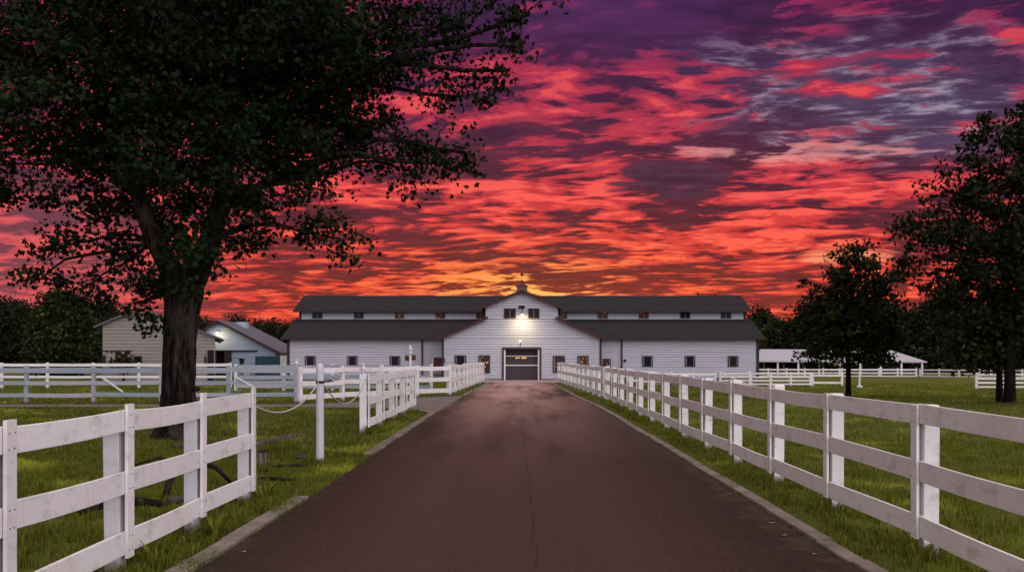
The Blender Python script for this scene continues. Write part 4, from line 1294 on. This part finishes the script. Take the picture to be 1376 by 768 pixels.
# the big tree on the left
Y = 20.9
B = at(238, 587, Y); B.z = 0
tp = [(B.x, Y, -.15), (B.x, Y, .25), at(239, 520, Y), at(241, 470, Y), at(244, 425, Y), at(247, 395, Y), at(249, 372, Y)]
tr = [.345, .335, .32, .32, .345, .385, .34]
forks = [at(212, 330, Y), at(285, 320, Y), at(298, 270, Y), at(308, 190, Y), at(180, 250, Y)]
stems = [([at(246, 400, Y), at(262, 368, Y), at(284, 325, Y), at(298, 270, Y), at(306, 200, Y), at(312, 90, Y), at(316, -60, Y)], [.30, .27, .23, .20, .18, .14, .08]),
         ([at(240, 402, Y), at(226, 365, Y), at(210, 325, Y), at(186, 260, Y), at(150, 160, Y), at(120, 40, Y)], [.28, .25, .21, .17, .13, .07])]
LB = [lob(60, 90, 150, 110, Y, -.5, 2.6), lob(200, 60, 160, 120, Y, .5, 3.2), lob(330, 60, 150, 120, Y, 0, 3.2), lob(140, 215, 130, 75, Y, .8, 2.4),
      lob(290, 200, 130, 95, Y, -.6, 2.6), lob(415, 160, 95, 90, Y, .4, 2.2), lob(420, 40, 120, 90, Y, 0, 2.6), lob(215, 285, 100, 48, Y, .5, 1.6),
      lob(120, 325, 62, 38, Y, .3, 1.2), lob(55, 375, 36, 14, Y, .2, .5, 1.6), lob(195, 395, 22, 42, Y, -.6, .5, 2.0), lob(20, 220, 55, 60, Y, .6, 1.2),
      lob(525, 45, 75, 55, Y, .3, 1.6), lob(625, 25, 68, 38, Y, 0, 1.1), lob(708, 20, 42, 32, Y, -.2, .7), lob(682, 95, 34, 32, Y, .2, .6),
      lob(620, 130, 55, 38, Y, .3, 1.0), lob(585, 198, 56, 40, Y, .2, .9), lob(625, 205, 25, 26, Y, .1, .4), lob(535, 225, 32, 28, Y, .1, .5), lob(480, 125, 70, 48, Y, .3, 1.2),
      lob(430, 255, 48, 50, Y, 0, 1.0), lob(395, 305, 42, 30, Y, -.1, .8), lob(345, 325, 48, 18, Y, .2, .4, 1.5), lob(600, 220, 30, 22, Y, .1, .4),
      lob(520, 165, 45, 26, Y, .3, .6), lob(702, 60, 36, 26, Y, 0, .6), lob(120, 385, 40, 20, Y, .5, .5), lob(75, 335, 45, 22, Y, .4, .5), lob(160, 360, 50, 35, Y, .2, .8),
      lob(340, 278, 60, 32, Y, .3, 1.0), lob(480, 200, 30, 30, Y, .2, .5), lob(455, 320, 25, 20, Y, 0, .5), lob(560, 85, 60, 40, Y, .2, 1.0), lob(232, 335, 66, 34, Y, -.9, .7), lob(190, 362, 40, 24, Y, -.7, .6), lob(292, 340, 32, 20, Y, -.7, .5), lob(248, 372, 26, 16, Y, -.8, .4),
      lob(300, -140, 260, 150, Y, .5, 4.0, 60), lob(60, -110, 200, 130, Y, .5, 3.6, 45), lob(560, -90, 150, 100, Y, .3, 2.6, 25)]
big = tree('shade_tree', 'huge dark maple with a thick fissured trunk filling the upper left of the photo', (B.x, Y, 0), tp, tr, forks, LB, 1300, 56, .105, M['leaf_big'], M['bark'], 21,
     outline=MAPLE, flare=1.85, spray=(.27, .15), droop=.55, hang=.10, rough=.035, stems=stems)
# knots and a shelf fungus on the trunk's right side
for (px, py, r) in ((270, 400, .0), (273, 541, .13), (266, 522, .10)):
    if r:
        q = at(px - 4, py, Y - .1); m = MB(); m.ball((q.x, Y - .05, q.z), r, sz=.55, n=12, k=8); m.build('burl', M['bark'], big, smooth=True)

# two trunks and the tall crown on the right edge
Y = 36.0
B = at(1357, 543, Y); B.z = 0
tp = [(B.x, Y, -.15), (B.x, Y, 1.2), at(1358, 440, Y), at(1352, 380, Y), at(1348, 320, Y)]
LB = [lob(1345, 190, 42, 42, Y, 0, 1.2), lob(1300, 262, 62, 50, Y, .3, 1.6), lob(1372, 255, 70, 70, Y, -.3, 2.0), lob(1250, 300, 48, 30, Y, 0, 1.1), lob(1285, 345, 70, 48, Y, .2, 1.8),
      lob(1365, 350, 90, 65, Y, -.4, 2.4), lob(1300, 410, 66, 42, Y, .3, 1.7), lob(1380, 430, 70, 45, Y, 0, 2.0), lob(1420, 200, 80, 80, Y, .5, 2.2), lob(1440, 340, 80, 90, Y, .5, 2.4),
      lob(1262, 375, 34, 26, Y, -.2, .9), lob(1222, 308, 24, 13, Y, .1, .5, 1.2), lob(1375, 160, 34, 26, Y, .2, .9), lob(1310, 220, 26, 18, Y, .2, .6)]
tree('tall_tree', 'tall dark tree with an airy crown standing at the right edge of the photo', (B.x, Y, 0), tp, [.20, .185, .17, .14, .10],
     [at(1357, 430, Y), at(1352, 380, Y), at(1348, 320, Y)], LB, 540, 44, .15, M['leaf_mid'], M['bark2'], 33, outline=MAPLE, spray=(.28, .16), flare=1.22)
Y = 37.0
B = at(1343, 539, Y); B.z = 0
LB = [lob(1318, 462, 34, 24, Y, 0, 1.0), lob(1352, 470, 30, 16, Y, .3, .8), lob(1335, 430, 40, 26, Y, .5, 1.0), lob(1300, 478, 18, 12, Y, 0, .5), lob(1375, 455, 35, 26, Y, .5, 1.0)]
tree('slender_tree', 'slender trunked tree with olive green leaves just left of the tall tree', (B.x, Y, 0), [(B.x, Y, -.1), (B.x, Y, 1.0), at(1343, 470, Y), at(1340, 440, Y)], [.12, .11, .09, .06],
     [at(1343, 470, Y), at(1341, 445, Y)], LB, 120, 46, .15, M['leaf_bush'], M['bark2'], 34, outline=MAPLE, spray=(.34, .2), flare=1.2)
# the young round tree in the paddock
Y = 42.0
B = at(1140, 532, Y); B.z = ground_z(14, 42)
LB = [lob(1150, 362, 44, 34, Y, 0, 1.3), lob(1112, 392, 34, 34, Y, .3, 1.1), lob(1180, 395, 36, 42, Y, -.2, 1.2), lob(1143, 425, 62, 38, Y, 0, 1.8), lob(1098, 448, 32, 28, Y, .2, 1.0),
      lob(1185, 452, 36, 28, Y, -.3, 1.1), lob(1140, 468, 66, 22, Y, .2, 1.7), lob(1090, 420, 22, 16, Y, 0, .7), lob(1160, 340, 22, 14, Y, .2, .5), lob(1205, 425, 16, 14, Y, 0, .5), lob(1105, 478, 34, 12, Y, -.3, .9), lob(1185, 480, 30, 11, Y, 0, .9)]
tree('young_tree', 'round young tree with a thin dark trunk in the right paddock', (B.x, Y, B.z), [(B.x, Y, -.15), (B.x, Y, .6), at(1140, 480, Y), at(1142, 440, Y), at(1144, 390, Y)], [.115, .105, .10, .08, .05],
     [at(1140, 490, Y), at(1141, 460, Y), at(1142, 420, Y)], LB, 250, 42, .145, M['leaf_mid'], M['bark2'], 35, outline=MAPLE, spray=(.23, .13), flare=1.25, droop=.4)
# the bushy tree on the left and the lighter one at the end of the barn
Y = 88.0
B = at(90, 505, Y); B.z = 0
LB = [lob(84, 470, 42, 24, Y, 0, 2.8), lob(86, 435, 36, 24, Y, .4, 2.4), lob(84, 404, 24, 15, Y, 0, 1.5), lob(58, 460, 20, 22, Y, .3, 1.4), lob(112, 455, 14, 22, Y, 0, 1.0), lob(86, 488, 40, 10, Y, 0, 2.6)]
tree('bushy_tree', 'broad bushy green tree left of the weathered barn', (B.x, Y, 0), [(B.x, Y, -.2), (B.x, Y, 1.5), (B.x, Y, 5.0)], [.3, .25, .1], [(B.x, Y, 1.0), (B.x, Y, 3.0), (B.x, Y, 5.0)], LB, 330, 52, .34, M['leaf_bush'], M['bark2'], 36, spray=(.55, .32), twigs=False)
Y = 150.0
B = at(1022, 490, Y); g = ground_z(24, Y)
LB = [lob(1024, 462, 15, 18, Y, 0, 1.6), lob(1022, 444, 10, 10, Y, 0, 1.0), lob(1028, 478, 13, 12, Y, 0, 1.4)]
tree('pale_tree', 'small yellowish green tree just past the right end of the barn', (B.x, Y, g), [(B.x, Y, g - .2), (B.x, Y, g + 1.5), (B.x, Y, g + 3.5)], [.14, .11, .06], [(B.x, Y, g + 1.0), (B.x, Y, g + 2.5)], LB, 60, 50, .36, M['leaf_pale'], M['bark2'], 37, spray=(.55, .4), twigs=False)
Y = 68.6
B = at(166, 505, Y)
tree('shrub', 'small dark round shrub against the wall of the weathered barn', (B.x, Y, 0), [(B.x, Y, -.1), (B.x, Y, .6), (B.x, Y, 1.2)], [.07, .06, .04], [(B.x, Y, .6)], [lob(166, 488, 9, 9, Y, 0, .6), lob(168, 480, 6, 6, Y, 0, .4)], 24, 40, .2, M['leaf_bush'], M['bark2'], 38, spray=(.25, .2), twigs=False)['category'] = 'shrub'


def forest_tree(seed, h, wide, label, group):
    rng = np.random.default_rng(seed); LB = []
    for k in range(9):
        a = rng.uniform(0, 6.28); z = h * (.30 + .58 * k / 8.0); w = wide * (1.05 - .62 * (k / 8.0) ** 1.5)
        LB.append(((math.cos(a) * w * .5, math.sin(a) * w * .5, z), (w * .62, w * .62, h * .13), 1.0))
    LB.append(((0, 0, h * .90), (wide * .30, wide * .30, h * .09), .5))
    return tree('woodland_tree', label, (0, 0, 0), [(0, 0, -.3), (0, 0, h * .3), (0, 0, h * .7)], [.28, .22, .1], [(0, 0, h * .25), (0, 0, h * .5), (0, 0, h * .7)], LB, 150, 22, .46, M['leaf_far'], M['bark2'], seed,
                group=group, spray=(.75, .45), twigs=False)


GL, GR, GB = 'woodland trees behind the left barns', 'woodland trees behind the right paddock', 'woodland trees past the barn end'
protos = [forest_tree(50, 10.0, 3.4, '', GL), forest_tree(51, 9.0, 4.0, '', GL), forest_tree(52, 11.0, 3.0, '', GL)]
LL = 'dark leafy tree in the wood behind the old barns on the left'
LRt = 'dark leafy tree in the wood behind the right paddock and the pavilion'
LBt = 'dark leafy tree in the wood just past the right end of the long barn'


def copy_thing(o):
    c = o.copy(); COL.objects.link(c)
    for ch in o.children:
        d = ch.copy(); COL.objects.link(d); d.parent = c
    return c


rng = random.Random(9)
spots = []
for i in range(15): spots.append((-25 + i * 12 + rng.uniform(-4, 4), rng.uniform(404, 416), rng.uniform(118, 140), LL, GL))
for i in range(17): spots.append((150 + i * 16.5 + rng.uniform(-5, 5), rng.uniform(426, 438) - (8 if i < 3 else 0), rng.uniform(150, 175), LL, GL))
for i in range(6): spots.append((1004 + i * 15 + rng.uniform(-4, 4), rng.uniform(414, 432), rng.uniform(140, 160), LBt, GB))
for i in range(24): spots.append((1090 + i * 15 + rng.uniform(-5, 5), rng.uniform(395, 425), rng.uniform(150, 175), LRt, GR))
spots.append((955, 397.0, 122, 'tree whose top just shows above the long barn roof ridge', GB))
for i, (px, py, Yt, lab, grp) in enumerate(spots):
    o = protos[i] if i < 3 else copy_thing(protos[i % 3])
    H = (10.0, 9.0, 11.0)[i % 3]
    x = at(px, 0, Yt).x; g = ground_z(x, Yt)
    s = (at(0, py, Yt).z - g) / (H * 1.0)
    o.location = (x, Yt, g); o.scale = (s * rng.uniform(.9, 1.25), s * rng.uniform(.9, 1.25), s); o.rotation_euler = (0, 0, rng.uniform(0, 6.28))
    o['label'] = lab; o['group'] = grp
# low growth under the wood
rr = np.random.default_rng(77)
def undergrowth(x0, x1, Yt, h, n, label):
    x = rr.uniform(x0, x1, n); y = Yt + rr.normal(0, 2.0, n)
    cl = .55 + .45 * np.sin(x * .35) * np.sin(x * .13 + 1)
    z = rr.uniform(0, 1, n) ** 1.1 * h * cl + np.array([ground_z(a, b) for a, b in zip(x, y)])
    o = leaves('undergrowth', np.stack([x, y, z], 1), .75, OVAL, M['leaf_far'], None, (0, 0, 0), rr, .3)
    props(o, label, 'undergrowth', kind='stuff')
undergrowth(-95, -20, 142, 4.2, 11000, 'dark undergrowth at the foot of the wood on the left')
undergrowth(30, 110, 152, 4.6, 14000, 'dark undergrowth at the foot of the wood on the right')


# ------------------------------------------------------------------ small things in the grass
def stick(name, label, cat, pts, rad, mat, side=()):
    t = thing(name, label, cat, Vector(pts[0]))
    m = MB(); m.tube(pts, rad, 8); m.build('stem', M[mat], t, smooth=True)
    for sp, sr in side:
        m = MB(); m.tube(sp, sr, 7); m.build('twig', M[mat], t, smooth=True)
    return t


q = Vector((-3.86, 15.25, 0))
t = thing('stub_post', 'short grey stub post in the grass behind the near left fence end', 'post', q)
m = MB(); m.loft([[(q.x - .055, q.y - .055, z), (q.x + .055, q.y - .055, z), (q.x + .055, q.y + .055, z), (q.x - .055, q.y + .055, z)] for z in (-.1, .24)]); m.build('shaft', M['wood_old'], t, bevel=.006)
m = MB(); m.box(q.x - .07, q.x + .07, q.y - .07, q.y + .07, .241, .262); m.build('cap', M['iron'], t)
m = MB(); a, b = Vector((q.x - .35, q.y - .3, .33)), Vector((-4.05, 18.6, .25))
d = (b - a).normalized(); n = Vector((d.y, -d.x, 0)).normalized()
secs = []
for i in range(7):
    k = i / 6; p = a.lerp(b, k); w = .075 * (1 - .25 * k); hh = .03
    secs.append([p - n * w - Vector((0, 0, hh)), p + n * w - Vector((0, 0, hh)), p + n * w * .9 + Vector((0, 0, hh)), p - n * w * .9 + Vector((0, 0, hh * .6))])
m.loft(secs); props(m.build('plank', M['wood_old'], None, bevel=.006), 'weathered grey plank lying across the short stub post', 'plank')
stick('fallen_branch', 'dark bent branch arching out of the grass behind the near left fence', 'branch',
      [(-4.25, 12.1, -.02), (-4.22, 12.15, .16), (-4.15, 12.3, .36), (-4.05, 12.35, .43), (-3.75, 12.5, .30), (-3.55, 12.7, .02)], [.045, .04, .035, .032, .03, .02], 'wood_dark',
      [([(-4.15, 12.3, .36), (-4.5, 12.6, .42), (-4.9, 12.7, .30)], [.025, .02, .01])])
stick('fallen_branch', 'thick dark log lying behind the lowest boards of the near left fence', 'branch',
      [(-4.6, 10.5, .06), (-4.35, 10.75, .14), (-4.15, 11.0, .10), (-3.85, 11.1, .05)], [.04, .055, .05, .03], 'wood_dark',
      [([(-4.35, 10.75, .16), (-4.45, 10.9, .34), (-4.55, 11.2, .45)], [.035, .03, .012])])
stick('fallen_branch', 'low dark branch lying in the grass right of the stub post', 'branch',
      [(-3.75, 14.6, .02), (-3.5, 14.8, .07), (-3.25, 15.0, .06), (-3.05, 15.3, .02)], [.02, .028, .022, .01], 'wood_dark')
stick('fallen_branch', 'dark branch lying in the grass nearest the left kerb', 'branch',
      [(-3.62, 13.2, .0), (-3.4, 13.35, .06), (-3.15, 13.3, .07), (-2.95, 13.5, .02)], [.02, .03, .025, .01], 'wood_dark')


def stone(label, x, y, r, seed):
    rng = np.random.default_rng(seed); bm = bmesh.new(); bmesh.ops.create_icosphere(bm, subdivisions=3, radius=r)
    ph = rng.uniform(0, 6, 6)
    for v in bm.verts:
        k = 1 + .16 * math.sin(v.co.x / r * 3 + ph[0]) + .12 * math.sin(v.co.y / r * 4 + ph[1]) + .08 * math.sin(v.co.z / r * 6 + ph[2] + v.co.x / r * 5)
        v.co *= k; v.co.z *= .6
    me = bpy.data.meshes.new('stone'); bm.to_mesh(me); bm.free(); me.materials.append(M['stone'])
    me.polygons.foreach_set('use_smooth', [True] * len(me.polygons))
    o = bpy.data.objects.new('stone', me); o.location = (x, y, r * .25); COL.objects.link(o)
    props(o, label, 'stone', 'dark stones behind the near left fence')


stone('dark rounded stone in the grass below the bent branch', -3.95, 11.6, .09, 1)
stone('dark flat stone half sunk beside the thick log', -4.75, 11.4, .11, 2)
stone('small dark stone between the big trunk and the near left fence', -5.2, 15.0, .10, 3)
stone('dark stone close against the last post of the near left fence', -3.45, 10.9, .08, 4)
stone('dark stone to the right of the plank in the grass', -3.55, 16.6, .09, 5)
stone('small stone lying at the foot of the big trunk', -6.3, 18.6, .10, 6)

# weeds at the foot of the fence posts and tree
def weed(label, x, y, n, h, seed, mat='grass'):
    rng = np.random.default_rng(seed); P = []
    for i in range(n):
        a = rng.uniform(0, 6.28); L = h * rng.uniform(.6, 1.2); w = rng.uniform(.006, .012); out = rng.uniform(.25, .8) * L
        d = np.array([math.cos(a), math.sin(a), 0]); s = np.array([-math.sin(a), math.cos(a), 0]) * w
        b = np.array([x, y, -.02]) + d * rng.uniform(0, .08)
        m1 = b + d * out * .4 + np.array([0, 0, L * .65]); tip = b + d * out + np.array([0, 0, L * rng.uniform(.6, 1)])
        P += [b - s, b + s, m1 + s, m1 - s, tip]
    o = mesh_np('weed_tuft', np.array(P), 5, [(0, 1, 2, 3), (3, 2, 4)], M[mat])
    props(o, label, 'weeds', 'weed tufts in the verge')


weed('tall weed tuft at the foot of the near left fence, next to the kerb', -2.84, 9.35, 34, .26, 1)
weed('weed tuft by the last post of the near left fence', -2.95, 11.75, 40, .24, 2)
weed('weed tuft at the foot of the round rope post', -2.98, 15.35, 30, .2, 3)
weed('weed tuft at the very bottom left, by the first fence post in view', -2.85, 7.95, 36, .25, 4)
weed('weed tuft at the near corner of the short left fence', -3.15, 21.5, 34, .25, 5)
weed('weed tuft at the foot of the nearest post of the right fence', 3.42, 8.35, 34, .2, 6)
weed('weed tuft at the foot of the second nearest post of the right fence', 3.42, 10.75, 34, .2, 7)

# leaves on the drive
rl = random.Random(4)
for i, (x, y) in enumerate([(-2.35, 8.6), (2.55, 8.5), (2.52, 9.4), (2.60, 10.1), (2.62, 12.2)]):
    a = rl.uniform(0, 6.28); s = rl.uniform(.05, .085)
    pts = [(x + s * (o[0] * math.cos(a) - (o[1] - .5) * math.sin(a)), y + s * (o[0] * math.sin(a) + (o[1] - .5) * math.cos(a)), .016 + .014 * abs(o[0])) for o in MAPLE]
    k = len(pts); m = MB(); m.add(pts + [(p[0], p[1], p[2] - .0015) for p in pts], [tuple(range(k)), tuple(range(2 * k - 1, k - 1, -1))] + [(j, j + k, (j + 1) % k + k, (j + 1) % k) for j in range(k)])
    props(m.build('fallen_leaf', M['leaf_fallen']), 'small tan fallen leaf lying on the edge of the drive' if i < 8 else 'small tan fallen leaf lying out on the middle of the drive', 'leaf', 'fallen leaves on the drive')
